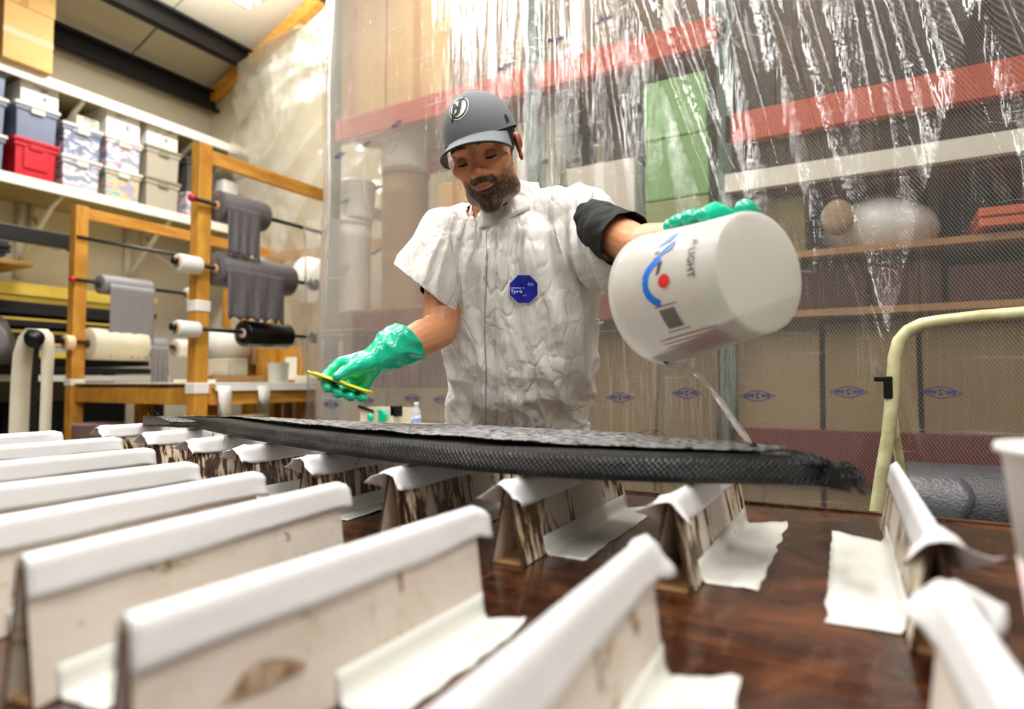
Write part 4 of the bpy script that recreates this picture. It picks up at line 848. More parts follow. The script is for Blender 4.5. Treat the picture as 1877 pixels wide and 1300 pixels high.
n_=len(secs[0]); cum=np.r_[0,np.cumsum(np.hypot(*np.diff(fr,axis=0).T))]
per=[]; 
for ring in secs: 
    R_=np.array(ring); per.append(np.r_[0,np.cumsum(np.linalg.norm(np.diff(R_,axis=0),axis=1))])
add_uv(o,lambda i,co:(cum[min(i//n_,NB-1)],per[min(i//n_,NB-1)][i%n_]))
# overlapping cloth plies on top, frayed ends
def ply(f0,f1,q0,q1,z,name,lab=None,seed=0,thk=.0016):
    rows=[]; ii=range(int(f0*(NB-1)),int(f1*(NB-1)))
    for i in ii:
        a=fr[i];c=bk[i]; f=i/(NB-1); th=TH*(.22+.78*min(1,f/.35)); row=[]
        for k in range(9):
            q=q0+(q1-q0)*k/8+.03*noise.noise(Vector((f*11,seed,k*.1))); row.append((a[0]+(c-a)[0]*q,a[1]+(c-a)[1]*q,zb0+th+.0045+z+.003*noise.noise(Vector((f*25,q*6,seed)))))
        rows.append(row)
    o=part(name,MB().loft(rows,False,False),M['weave_top'],board,True,label=lab); so=o.modifiers.new('s','SOLIDIFY'); so.thickness=thk
    add_uv(o,lambda i,co:(cum[ii[min(i//9,len(rows)-1)]],q0+(q1-q0)*(i%9)/8*.3))
ply(.06,.60,.25,.96,.0005,'cloth_ply',seed=3); ply(.45,.95,.22,.93,.0015,'cloth_ply',seed=5)
b=MB(); g=random.Random(3)
for k in range(46):
    f=g.choice([g.random()*.3,g.random(),g.random()]); i=min(NB-1,int(f*(NB-1))); q=g.random(); a=fr[i]+(bk[i]-fr[i])*q; th=TH*(.22+.78*min(1,f/.35))
    if k%3==0: a=fr[i]; z=zb0+.004; e=(a[0]+.05*(g.random()-.5),a[1]-.015*g.random(),z-.035*g.random()); m_=((a[0]+e[0])/2+.01,(a[1]+e[1])/2,z-.004)
    else: z=zb0+th+.006; e=(a[0]+.09*(g.random()-.5),a[1]+.03*(g.random()-.5),z+.012*g.random()); m_=((a[0]+e[0])/2,(a[1]+e[1])/2,z+.008)
    b.tube([(a[0],a[1],z),m_,e],.0006,4)
part('loose_threads',b,M['rod'],board,kind='stuff')
i=NB-1; a=fr[i]; c=bk[i]; b=MB()
for k in range(26):
    q=k/25; p=a+(c-a)*q; z=zb0+.004+.03*g.random(); b.tube([(p[0]-.01,p[1],z),(p[0]+.006,p[1],z-.002),(p[0]+.010+.010*g.random(),p[1]+.01*(g.random()-.5),z-.006-.012*g.random())],[.0022,.0018,.001],6)
part('frayed_end',b,M['weave'],board,True,kind='stuff'); 
for o in board.children:
    if o.name.startswith('frayed') : add_uv(o,lambda i,co:(co[0],co[2]))
# ================================================================ CUP, CART, FABRIC ROLL
c=aZ(1960,1240,T); ch=.212
c=np.array([.158,.665,T])
cup=thing('plastic_cup','big blurred white plastic cup at the right edge of the table','cup',c)
cb=mat('milky_cup_plastic','#efeae6',.35,alpha=.9,sub=.0)
part('cup_body',MB().lathe([(.001,0),(.042,0),(.046,.004),(.067,ch),(.071,ch+.002),(.072,ch-.004),(.069,ch-.006),(.065,ch-.004),(.044,.007),(.001,.006)],c,(0,0,1),48),cb,cup,True)
part('wet_residue',MB().lathe([(.0462,.02),(.0468,.02),(.0585,.12),(.0578,.12)],c,(0,0,1),40),mat('pink_residue','#e6cfcb',.4),cup,True)
YH=1.85
def hp(u,v,Y=YH): return aY(u,v,Y)
_e=hp(2160,556); pts=[_e+np.array([.055,0,-1.0]),_e+np.array([.05,0,-.12]),_e+np.array([.02,0,-.03]),hp(2120,556),hp(1960,566),hp(1877,574),hp(1800,580),hp(1720,589),hp(1690,594),hp(1665,606),hp(1648,625),hp(1640,655),hp(1636,720),hp(1628,800),hp(1616,870),hp(1605,945)]
bot=hp(1592,1040); bot[2]=.2; pts.append(bot)
fine=[]
for k in range(len(pts)-1):
    for s in (0,.5): fine.append(pts[k]*(1-s)+pts[k+1]*s)
fine.append(pts[-1])
M['creamtube']=mat('chipped_cream_paint','#d6d3a6',.4,var=.25,vscale=22,col2='#b4ae80')
cart=thing('push_cart','cream tubular push cart handle standing behind the table at right','cart',(.2,YH+.2,0))
part('handle_tube',MB().tube(fine,.0155,14),M['creamtube'],cart,True)
part('brace_tube',MB().tube([hp(1634,738),hp(1641,800,YH+.05),hp(1652,860,YH+.09)*1,np.array([.12,YH+.2,.3])],.011,10),M['creamtube'],cart,True)
q=hp(1612,694); part('black_clip',MB().box((q[0]-.012,YH-.02,q[2]-.008),(q[0]+.028,YH+.02,q[2]+.006)).box((q[0]+.008,YH-.018,q[2]-.05),(q[0]+.028,YH+.018,q[2]-.006)),M['rod'],cart,bevel=.003)
part('deck',MB().box((-.06,YH-.01,.17),(1.1,YH+.62,.22)),M['black_steel'],cart,bevel=.01)
for x,yy in ((0,YH+.05),(1.0,YH+.05),(0,YH+.55),(1.0,YH+.55)): part('caster',MB().tube([(x-.02,yy,.085),(x+.02,yy,.085)],.084,18),M['rod'],cart,True)
# drum carrying the roll of cloth
za=aY(1740,850,YH+.22)[2]
solo('cloth_stand',MB().box((.02,YH+.03,.2205),(1.0,YH+.42,za-.262)),M['card2'],'brown box on the cart under the black cloth roll','box',bevel=.01)
t=thing('cloth_roll','black woven cloth roll with loose flap lying on the cart behind the table','roll',(.4,YH+.22,za-.26))
rw=mat('black_woven_cloth','#3d3c40',.42,var=.35,vscale=60,bump=.6,bscale=160)
n=40; ring=lambda x,r:[(x,YH+.22+r*math.cos(2*PI*k/n),za-.13+r*math.sin(2*PI*k/n)) for k in range(n)]
xa=px_x(1655,YH+.15)
b=MB().loft([ring(xa,.05),ring(xa,.127),ring(xa+.006,.13),ring(.95,.13),ring(.955,.126),ring(.955,.05)]); part('roll',b,rw,t,True)
rows=[]
for i in range(20):
    an=math.radians(125+i*8.5); rows.append([(xa+.0+ (px_x(1752,YH+.1)-xa+.03*math.sin(i*.5))*k/6,YH+.22+(.134+.006*(i>14))*math.cos(an),za-.13+(.134)*math.sin(an)) for k in range(7)])
o=part('flap',MB().loft(rows,False,False),mat('satin_woven_cloth','#5a5a5e',.28,var=.3,vscale=70,bump=.5,bscale=120),t,True); so=o.modifiers.new('s','SOLIDIFY'); so.thickness=.003
# ================================================================ SMALL TABLE BEHIND WORKER
YS=2.15
zs=aY(700,781,YS)[2]; xs0=px_x(655,YS); xs1=px_x(850,YS)
st=thing('side_table','small pale side table behind the worker, edge showing above the board','table',((xs0+xs1)/2,YS+.15,0))
part('table_top',MB().box((xs0-.05,YS-.05,zs-.03),(xs1,YS+.28,zs-.004)),M['linen'],st,bevel=.004)
for x in (xs0,xs1-.08):
    for yy in (YS,YS+.22): part('leg',MB().box((x,yy,0),(x+.04,yy+.04,zs-.03)),M['pine'],st)
x0=px_x(662,YS); x1=px_x(722,YS); z1=aY(690,748,YS)[2]
t=thing('carton','cream open carton behind the black board, green glove hanging over its edge','box',((x0+x1)/2,YS+.07,zs-.0035)); 
b=MB(); z0=zs-.0035; b.box((x0,YS,z0),(x1,YS+.004,z1)); b.box((x0,YS+.14,z0),(x1,YS+.144,z1)); b.box((x0,YS+.0045,z0),(x0+.004,YS+.1395,z1)); b.box((x1-.004,YS+.0045,z0),(x1,YS+.1395,z1)); b.box((x0+.005,YS+.005,z0),(x1-.005,YS+.139,z0+.004)); part('walls',b,M['linen'],t)
part('dark_lid',MB().loft([[aY(656,742,YS-.01),aY(685,752,YS-.01),aY(685,756,YS-.01),aY(656,748,YS-.01)],[aY(656,742,YS+.09),aY(685,750,YS+.09),aY(685,754,YS+.09),aY(656,748,YS+.09)]]),M['rod'],t)
M['glove']=mat('green_rubber','#10c69d',.24,bump=.22,bscale=22,var=.12,vscale=7,coat=.35); 
t=thing('glove','spare green rubber glove hanging over the cream carton','glove',aY(700,765,YS-.012))
b=MB(); c0=aY(679,766,YS-.016); b.ell(c0,(.016,.012,.02)); part('thumb',b,M['glove'],t,True)
rings=[]
for f in np.linspace(0,1,12):
    u=694+22*.5; um=690+10*f+8; hw=.019+.007*f*(1-f)*2+.0*f; c_=aY(698+4*math.sin(f*3),751+24*f,YS-.014); rings.append([(c_[0]+hw*math.cos(a)*(1+.1*math.sin(5*a+f*5)),c_[1]+.009*math.sin(a),c_[2]) for a in [2*PI*k/20 for k in range(20)]])
part('palm',MB().loft(rings),M['glove'],t,True)
b=MB(); a=aY(720,748,YS+.02); e=aY(733,764,YS+.02); b.box((a[0],YS+.0,e[2]),(e[0],YS+.04,a[2]+.01)); part('dark_cuff',b,M['rod'],t,bevel=.004)
t=thing('dish','small pale dish beside the water bottle','dish',aY(738,770,YS+.02)); q=aY(738,775,YS+.03); q[2]=zs-.0035; part('dish_body',MB().lathe([(.001,0),(.02,0),(.028,.016),(.03,.016),(.03,.012),(.022,-.0),(.001,0)],q,(0,0,1),24),M['white_plastic'],t,True)
q=aY(763,770,YS+.05); q[2]=zs-.0035; hb=aY(763,738,YS+.05)[2]-q[2]; 
t=thing('water_bottle','small clear water bottle with blue label behind the board','bottle',q)
r=.0205; part('body',MB().lathe([(.001,0),(r,.0),(r,hb*.55),(r*.95,hb*.65),(r*.45,hb*.82),(r*.42,hb*.9),(.001,hb*.9)],q,(0,0,1),24),mat('clear_bottle','#dfe8ec',.1,alpha=.55),t,True)
part('label_band',MB().lathe([(r+.0005,hb*.18),(r+.0012,hb*.18),(r+.0012,hb*.48),(r+.0005,hb*.48)],q,(0,0,1),24),mat('blue_label','#3d6fd0',.4,var=.8,vscale=50,col2='#e8eef8'),t,True)
part('cap',MB().lathe([(.001,hb*.885),(r*.5,hb*.885),(r*.5,hb),(.001,hb)],q,(0,0,1),20),M['white_plastic'],t,True)
x0=px_x(765,YS-.03); 
o=solo('paper_plate',MB().lathe([(.001,0),(.07,0),(.095,.012),(.097,.012),(.072,-.0),(.001,0)],(px_x(800,YS)+.03,YS+.1,zs-.0035),(0,0,1),36),M['linen'],'flat cream paper plate beside the worker hip','plate',smooth=True)
# ================================================================ ORGANIC HELPERS
def fuse(mb,voxel,sm=6,fac=.5,adapt=0):
    me=mb.mesh('tmp',[]) ; o=bpy.data.objects.new('tmp',me); COL.objects.link(o)
    r=o.modifiers.new('r','REMESH'); r.mode='VOXEL'; r.voxel_size=voxel; r.adaptivity=adapt
    s=o.modifiers.new('s','SMOOTH'); s.factor=fac; s.iterations=sm
    bpy.context.view_layer.update(); out=bpy.data.meshes.new_from_object(o.evaluated_get(bpy.context.evaluated_depsgraph_get())); bpy.data.objects.remove(o); bpy.data.meshes.remove(me); return out
def puv(c): c=np.array(c)-EYE; d=c@FW; return CX+F*(c@RT)/d, CY-F*(c@UP)/d
def get_co(me): a=np.empty(len(me.vertices)*3,np.float32); me.vertices.foreach_get('co',a); return a.reshape(-1,3).astype(float)
def get_no(me): a=np.empty(len(me.vertices)*3,np.float32); me.vertices.foreach_get('normal',a); return a.reshape(-1,3).astype(float)
def set_co(me,a): me.vertices.foreach_set('co',np.ascontiguousarray(a,dtype=np.float32).ravel()); me.update()
def cut(me,planes):
    """planes: (point, normal, radius): remove what lies on the normal's side within radius of the point"""
    bm=bmesh.new(); bm.from_mesh(me)
    for pl in planes:
        p,n,r=pl[:3]; cond=pl[3] if len(pl)>3 else (lambda c:True)
        p=V(p); n=V(n).normalized(); fs=[f for f in bm.faces if (f.calc_center_median()-p).length<r and cond(f.calc_center_median())]
        geo=set(fs); 
        for f in fs: geo.update(f.edges); geo.update(f.verts)
        bmesh.ops.bisect_plane(bm,geom=list(geo),plane_co=p,plane_no=n,clear_outer=False,clear_inner=False)
        dele=[f for f in bm.faces if (f.calc_center_median()-p).length<r and cond(f.calc_center_median()) and (f.calc_center_median()-p).dot(n)>1e-5]
        bmesh.ops.delete(bm,geom=dele,context='FACES')
    bm.to_mesh(me); bm.free()
def mesh_part(name,me,m,parent,label=None,smooth=True,solid=0):
    off=wloc(parent); a=get_co(me)-np.array(off); set_co(me,a); me.name=name; me.materials.clear(); me.materials.append(m)
    me.polygons.foreach_set('use_smooth',[smooth]*len(me.polygons)); o=bpy.data.objects.new(name,me); link(o,parent)
    if label: o['label']=label
    if solid: s=o.modifiers.new('s','SOLIDIFY'); s.thickness=solid; s.offset=-1
    return o
def nvec(a): a=np.array(a,float); return a/np.linalg.norm(a)
def chain(mb,pts,rs,n=16):
    for i in range(len(pts)-1): mb.capsule(pts[i],pts[i+1],rs[i],rs[i+1],n,4)
# ================================================================ PERSON
FWh=nvec([FW[0],FW[1],0])
hipc=aD(950,800,1.88)
man=thing('person','man in white coverall and grey cap pouring from a bucket and holding a yellow spreader','person',(hipc[0],hipc[1],0))
# --- head frame
NOSE=aD(873,319,1.375); base_r=nvec([NOSE[0],NOSE[1],0]); Bm=np.stack([np.array([base_r[1],-base_r[0],0]),base_r,np.array([0,0,1.])],1)
def rotm(ax,a):
    return np.array(Matrix.Rotation(math.radians(a),3,ax))
HS=1.05
HR=Bm@rotm('Z',-20)@rotm('Y',-11)@rotm('X',25)
H0=NOSE-HR@(np.array([0,-.122,-.026])*HS)
def HW(p): return H0+ (np.asarray(p,float)*HS)@HR.T
def HL(p): return ((np.asarray(p,float)-H0)@HR)/HS
def s_ell(p,c,r):
    q=(p-np.array(c))/np.array(r); k0=np.linalg.norm(q,axis=-1); k1=np.linalg.norm(q/np.array(r),axis=-1)+1e-9; return k0*(k0-1)/k1
def s_cap(p,a,b,ra,rb):
    a=np.array(a);b=np.array(b); ab=b-a; t=np.clip(((p-a)@ab)/(ab@ab),0,1); return np.linalg.norm(p-a-t[...,None]*ab,axis=-1)-(ra+(rb-ra)*t)
def smin(a,b,k): h=np.clip(.5+.5*(b-a)/k,0,1); return b*(1-h)+a*h-k*h*(1-h)
def smax(a,b,k): return -smin(-a,-b,k)
def head_sdf(p):
    d=s_ell(p,(0,.012,.042),(.0725,.097,.080)); d=smin(d,s_ell(p,(0,-.034,-.012),(.062,.060,.080)),.02)
    d=smin(d,s_ell(p,(0,-.030,-.074),(.053,.052,.036)),.025); d=smin(d,s_ell(p,(0,-.076,-.100),(.024,.018,.017)),.02)
    ax=p.copy(); ax[...,0]=np.abs(ax[...,0])
    d=smin(d,s_ell(ax,(.043,-.062,-.014),(.022,.020,.017)),.014)
    d=smin(d,s_ell(ax,(.048,-.018,-.078),(.012,.026,.018)),.018)
    d=smin(d,s_ell(ax,(.026,-.086,.028),(.026,.011,.0105)),.012)
    d=smax(d,-s_ell(ax,(.031,-.104,.006),(.019,.017,.0125)),.010)
    d=smin(d,s_ell(ax,(.031,-.0775,.005),(.0145,.0135,.0125)),.004)
    d=smin(d,s_cap(p,(0,-.088,.020),(0,-.112,-.018),.0068,.0092),.010)
    d=smin(d,s_ell(p,(0,-.1125,-.024),(.0125,.0115,.0105)),.006)
    d=smin(d,s_ell(ax,(.0125,-.101,-.027),(.0080,.0095,.0075)),.005)
    d=smin(d,s_ell(p,(0,-.088,-.045),(.026,.014,.014)),.012)
    d=smax(d,-s_ell(ax,(.026,-.100,-.040),(.004,.008,.014)),.008)
    d=smin(d,s_ell(p,(0,-.0955,-.0505),(.021,.0074,.0038)),.004); d=smin(d,s_ell(p,(0,-.0935,-.0600),(.0185,.0078,.0046)),.004)
    d=smax(d,-s_ell(p,(0,-.1075,-.0548),(.024,.009,.0016)),.002)
    d=smax(d,-s_ell(p,(0,-.100,-.0715),(.020,.009,.006)),.008)
    return d
nt,npf=190,260; th=np.linspace(.001,PI-.001,nt)[:,None]; ph=np.linspace(0,2*PI,npf,endpoint=False)[None,:]
ph=ph+.42*np.sin(ph+PI/2)*(-1)*0+0
dirs=np.stack([np.sin(th)*np.cos(ph),np.sin(th)*np.sin(ph),-np.cos(th)*np.ones_like(ph)],-1); ctr=np.array([0,-.025,-.01])
lo=np.zeros((nt,npf)); ts=np.linspace(.2,.02,60); hit=np.zeros((nt,npf),bool); hi=np.full((nt,npf),.2); lo[:]=.02
for t_ in ts:
    s=head_sdf(ctr+dirs*t_); new=(~hit)&(s<0); lo[new]=t_; hit|=new; hi[~hit]=t_
for _ in range(14):
    mid=(lo+hi)/2; s=head_sdf(ctr+dirs*mid[...,None]); ins=s<0; lo=np.where(ins,mid,lo); hi=np.where(ins,hi,mid)
HP=ctr+dirs*((lo+hi)/2)[...,None]
body=MB(); body.loft([[tuple(q) for q in HW(HP[i])] for i in range(nt)])
# ears
for sx in (1,-1):
    for (c,r) in (((sx*(.075 if sx>0 else .069),.010,.004),(.005,.015,.026)),((sx*(.080 if sx>0 else .071),.016,.012),(.005,.014,.019)),((sx*(.076 if sx>0 else .069),.006,-.022),(.005,.009,.010))):
        Mx=Matrix((HR*HS).tolist())@Matrix.Rotation(sx*.35,3,'Z'); body.ell(HW(c),r,Mx,18,12)
# neck, torso, arms
nb=aD(912,402,1.62); body.capsule(HW((0,.028,-.045)),nb,.052*HS,.060,28); 
yw=math.radians(18); WX=nvec(RT*math.cos(yw)-FWh*math.sin(yw)); WY=np.cross([0,0,1],WX)   # WY points to his back
TORSO=[(912,392,1.625,.075,.07),(918,415,1.63,.13,.085),(930,440,1.64,.185,.10),(940,500,1.66,.185,.115),(952,600,1.70,.175,.115),(955,680,1.745,.165,.115),(950,740,1.80,.165,.12),(950,800,1.87,.165,.12)]
def ring_at(u,v,d,hw,hd,n=40,e=2.3):
    c=aD(u,v,d); out=[]
    for k in range(n):
        a=2*PI*k/n; ca,sa=math.cos(a),math.sin(a); x=math.copysign(abs(ca)**(2/e),ca)*hw; y=math.copysign(abs(sa)**(2/e),sa)*hd; out.append(tuple(c+WX*x+WY*y))
    return out
body.loft([ring_at(*r) for r in reversed(TORSO)])
RSH=aD(822,432,1.665); REL=aD(806,606,1.575); RWR=aD(700,652,1.425)
LSH=aD(1062,402,1.575); LEL=aD(1172,452,1.34); LWR=aD(1236,436,1.19)
chain(body,[aD(870,425,1.65),RSH],[.06,.062]); chain(body,[RSH,RSH*.45+REL*.55,REL],[.058,.050,.043]); chain(body,[REL,REL*.72+RWR*.28,RWR],[.043,.0455,.026])
chain(body,[aD(1010,405,1.60),LSH],[.06,.062]); chain(body,[LSH,LSH*.45+LEL*.55,LEL],[.058,.050,.042]); chain(body,[LEL,LEL*.7+LWR*.3,LWR],[.042,.043,.030])
me=fuse(body,.0028,5,.5)
P_=get_co(me); L_=HL(P_); x,y,z=L_[:,0],L_[:,1],L_[:,2]; ax_=np.abs(x)
nz=np.array([noise.noise(Vector(p*90)) for p in L_*1.0]) if len(P_)<900000 else np.zeros(len(P_))
nz2=np.array([noise.noise(Vector((p[0]*300,p[1]*300,p[2]*110))) for p in L_]) if len(P_)<900000 else nz
def lin(h): return np.array(hexc(h)[:3])
col=np.tile(lin('#df9a70'),(len(P_),1)); col*= (1+.07*nz)[:,None]
def blend(mask,h): 
    global col
    mk=np.clip(mask,0,1)[:,None]; col=col*(1-mk)+lin(h)*mk
sst=lambda e0,e1,v:(lambda t:t*t*(3-2*t))(np.clip((v-e0)/(e1-e0),0,1))
inhead=(np.linalg.norm(L_-np.array([0,0,0]),axis=1)<.16)
tors=sst(.085,.10,np.linalg.norm((P_-nb),axis=1))*(np.abs((P_-nb)@WX)<.26)*(P_[:,2]<nb[2]+.03)*(P_[:,2]>nb[2]-.6)*(np.linalg.norm(P_-REL,axis=1)>.16)*(np.linalg.norm(P_-LEL,axis=1)>.2)*(~inhead); blend(tors,'#0b0b0c')
blend(inhead*sst(.018,.006,np.linalg.norm((L_-np.array([0,-.112,-.024]))*[1,1,.8],axis=1))*.5,'#c0604a')
blend(inhead*(ax_>.0705)*(y>-.01)*(z<.04)*.55,'#d0553c')
# beard: cheeks below a slanting line, sideburns, chin, moustache
line=-.044+.5*np.clip(ax_-.030,0,.05)*1.0+.9*np.clip(y+.06,0,.08)
beard=sst(.006,-.004,z-line+.006*nz)*(y<.012)*(z>-.135)
beard=np.maximum(beard,sst(.014,.006,np.abs(y+.008))*sst(.045,.03,z)*(z>-.06)*(ax_>.055))
lipc=np.sqrt((x/.020)**2+((z+.0555)/.0075)**2); nolip=sst(.85,1.15,lipc)
must=sst(.0085,.005,np.abs(z+.0405+.25*ax_*.35))*(ax_<.027)*(y<-.07)
beard=np.maximum(beard*nolip,must*.95)*inhead
beard*=np.where((z<-.068)&(z>-.078)&(ax_<.006),.9,1)
cheek=sst(-.070,-.03,z)*.42*(ax_>.03); dens=np.clip(.92+.30*nz2-cheek,0,.98)
blend(beard*dens,'#1c130e'); grey=sst(.02,.045,ax_)*sst(-.07,-.09,z)*inhead*beard; blend(grey*.45*(nz2>-.1),'#8b8078')
blend((1-nolip)*inhead*(y<-.08)*.5,'#9a5340')
blend(inhead*sst(.0016,.0006,np.abs(z+.0548-.06*ax_))*(ax_<.024)*(y<-.075)*.8,'#3a1a14')
brow=sst(.0052,.0030,np.abs(z-(.0300+.10*ax_-2.0*np.clip(ax_-.036,0,1)*.35)))*sst(.010,.014,ax_)*sst(.054,.044,ax_)*(y<-.05)*inhead
blend(brow*np.clip(.95+.3*nz2,0,1),'#150e0a')
blend(inhead*sst(.017,.009,np.sqrt((ax_-.031)**2+((z-.001)*1.2)**2))*(y<-.06)*.35,'#8a4a35')
hairm=inhead*((z>.052)|((y>.02)&(z>-.035)&(ax_<.078)))*(~((ax_>.0725)&(z<.04))); blend(hairm*.97,'#120d0a')
ca=me.color_attributes.new('Col','FLOAT_COLOR','POINT'); ca.data.foreach_set('color',np.c_[col,np.ones(len(col))].astype(np.float32).ravel())
skin=bpy.data.materials.new('skin'); skin.use_nodes=True; t=NT(skin); p=t.n['Principled BSDF']; at=t('VertexColor'); at.layer_name='Col'; t.l.new(at.outputs[0],p.inputs['Base Color']); p.inputs['Roughness'].default_value=.42
p.inputs['Subsurface Weight'].default_value=.12; p.inputs['Subsurface Radius'].default_value=(.01,.004,.002); p.inputs['Subsurface Scale'].default_value=1
tc=t('TexCoord'); n=t('TexNoise',{'Vector':tc.outputs['Object'],'Scale':220,'Detail':3}); t.l.new(t('Bump',{'Strength':.25,'Distance':.0012,'Height':n.outputs[0]}).outputs[0],p.inputs['Normal'])
mesh_part('body',me,skin,man)
# eyes: lowered gaze
M['lid']=mat('eyelid_skin','#a5694a',.5); M['eyew']=mat('eye_white','#d9cfc6',.15); M['iris']=mat('dark_iris','#1c110b',.1); M['lash']=mat('dark_lash','#0d0806',.6)
for sx in (1,-1):
    c=np.array([sx*.031,-.0785,.0030]); e=part('eye',MB().ell(HW(c),(.0128*HS,)*3,Matrix(HR.tolist()),20,14),M['eyew'],man,True)
    part('iris',MB().ell(HW(c+np.array([0,-.0098,-.0058])),(.0052*HS,.0024*HS,.0052*HS),Matrix(HR.tolist())@Matrix.Rotation(.55,3,'X'),16,8),M['iris'],e,True)
    b=MB(); rows=[]
    for k in range(9):
        el=math.radians(100-125*k/8); rows.append([tuple(HW(c+.0142*np.array([math.cos(el)*math.sin(q),-math.cos(el)*math.cos(q),math.sin(el)+.0*q]))) for q in np.linspace(-1.35,1.35,17)])
    b.loft(rows,False,False); rows=[]
    for k in range(6):
        el=math.radians(-75+24*k/5); rows.append([tuple(HW(c+.0140*np.array([math.cos(el)*math.sin(q),-math.cos(el)*math.cos(q),math.sin(el)]))) for q in np.linspace(-1.35,1.35,17)])
    b.loft(rows,False,False); part('eyelid',b,M['lid'],man,True)
    b=MB(); pts=[HW(c+np.array([.0145*math.sin(a),-.0144*math.cos(a)*.95,-.0052-.0012*math.cos(a)])) for a in np.linspace(-1.15,1.15,13)]
    b.tube(pts,[.0007+.0014*math.cos(a)*HS for a in np.linspace(-1.15,1.15,13)],6); part('eyelashes',b,M['lash'],man,True)
# short dark hair at temple, sideburn and nape below the cap
def head_r(dirv):
    lo_,hi_=.02,.2; dv=np.array(dirv)
    for _ in range(26):
        m_=(lo_+hi_)/2
        if head_sdf((ctr+dv*m_)[None])[0]<0: lo_=m_
        else: hi_=m_
    return lo_
b=MB(); rows=[]
for i in range(18):
    row=[]
    for j in range(64):
        a=-.32+(PI+.64)*j/63; zf=(.78-1.25*i/17) ; 
        edge=1-.75*sst(.0,.5,np.array(abs(a-PI/2)-1.3))  # shorter towards the temples
        zz=.75-(1.22*float(edge))*i/17 ; d=nvec([math.cos(a)*math.cos(zz),math.sin(a)*math.cos(zz),math.sin(zz)]); r=head_r(d); r+=.0035*(1-i/17*.8)+.0006*noise.noise(Vector((a*60,zz*40,0))); row.append(tuple(HW(ctr+d*r)))
    rows.append(row)
b.loft(rows,False,False); part('hair',b,mat('short_dark_hair','#14100d',.7,bump=.8,bscale=400),man,True)
# --- cap
capm=mat('grey_cap_cloth','#6f7579',.75,var=.06,vscale=9,bump=.25,bscale=500); capd=mat('black_cap_trim','#0f1011',.6); capu=mat('cap_underside','#8c8a92',.8)
def cap_pt(a,e,off=0,seam=True):
    # a: azimuth (0 = his left/viewer right, -90deg = front), e: elevation
    rx,ry,rz=.0815,.106,.098; s=1-(.0018*math.exp(-((((a-PI/2)%(PI/3)+PI/6)%(PI/3)-PI/6)/.03)**2)*max(0,math.cos(e)) if seam else 0)
    fr_=max(0,-math.sin(a)); p=np.array([rx*math.cos(a)*math.cos(e)**.82,.012+ry*math.sin(a)*math.cos(e)**.80,.038+rz*math.sin(e)*(1+.04*fr_)])*1.0
    p[2]-=.012*max(0,math.sin(a))*(1-math.sin(e)); c=np.array([0,.012,.05]); q=p-c; return c+q*(s+off/np.linalg.norm(q))
b=MB(); b.loft([[tuple(HW(cap_pt(2*PI*j/96,e))) for j in range(96)] for e in np.linspace(.06,PI/2-.01,26)],True,False); rows=[[tuple(HW(cap_pt(2*PI*j/96,e,-.003))) for j in range(96)] for e in np.linspace(.06,PI/2-.01,26)]
b.loft(rows,True,False); cap=thing('baseball_cap','grey baseball cap with black and white round emblem, worn by the worker','cap',HW((0,.012,.05)))
part('crown',b,capm,cap,True); part('button',MB().ell(HW((0,.012,.1365)),(.009,.009,.005),Matrix(HR.tolist())),capm,cap,True)
def brim_pt(s,r,off=0):  # s -1..1 across, r 0 at crown..1 at edge
    a=-PI/2+s*1.06; base=cap_pt(a,.055,0.0,False); ext=.074*(math.cos(s*PI/2*.97))**.62; dirv=np.array([math.sin(s*1.05)*.42,-1,0]); dirv/=np.linalg.norm(dirv)
    p=base+dirv*ext*r; p[2]+= -.0135*r*math.cos(s*1.2)-.046*(abs(s)**1.9)*(.30+.70*r) +.006-.004*0+off; return p
b=MB(); nS,nR=40,12
top=[[tuple(HW(brim_pt(-1+2*i/nS,j/nR,.0016))) for i in range(nS+1)] for j in range(nR+1)]; b.loft(top,False,False); part('brim',b,capm,cap,True)
b=MB(); b.loft([[tuple(HW(brim_pt(-1+2*i/nS,j/nR,-.0016))) for i in range(nS+1)] for j in range(nR+1)],False,False); part('brim_underside',b,capu,cap,True)
b=MB(); b.tube([HW(brim_pt(s,1.0)) for s in np.linspace(-1,1,50)],.0026,8); part('brim_edge',b,capd,cap,True)
b=MB(); b.tube([HW(cap_pt(-PI/2+s*1.1,.05,.0005)) for s in np.linspace(-1,1,50)],.0022,6); part('sweatband_edge',b,capd,cap,True)
def badge_pt(x,z,off):  # emblem plane on the front of the crown
    e=.78+z/.098; a=-PI/2-.17+x/(.088*math.cos(e*.8)); return HW(cap_pt(a,e,off,False))
def flatpoly(loops,off,b,sub=1):
    for L in loops: 
        n=len(L); c=(sum(p[0] for p in L)/n,sum(p[1] for p in L)/n); b.add([tuple(badge_pt(x,z,off)) for x,z in L]+[tuple(badge_pt(c[0],c[1],off+.0004))],[(i,(i+1)%n,n) for i in range(n)])
def band(P,w,off,b):
    vs=[]; 
    for i,(x,z) in enumerate(P):
        x0,z0=P[max(i-1,0)]; x1,z1=P[min(i+1,len(P)-1)]; l=math.hypot(x1-x0,z1-z0) or 1; nx,nz_=-(z1-z0)/l,(x1-x0)/l; ww=w[i] if hasattr(w,'__len__') else w
        vs+= [tuple(badge_pt(x+nx*ww/2,z+nz_*ww/2,off)),tuple(badge_pt(x-nx*ww/2,z-nz_*ww/2,off))]
    b.add(vs,[(2*i,2*i+1,2*i+3,2*i+2) for i in range(len(P)-1)])
RB=.0235; b=MB(); circ=[(RB*math.cos(a),RB*math.sin(a)) for a in np.linspace(0,2*PI,41)]
flatpoly([circ[:-1]],.0008,b); band([(x*1.16,z*1.16) for x,z in circ],.0022,.0008,b); part('emblem_white',b,M['white_plastic'],cap)
b=MB(); band([(x*1.0,z*1.0) for x,z in circ],.0022,.0016,b)
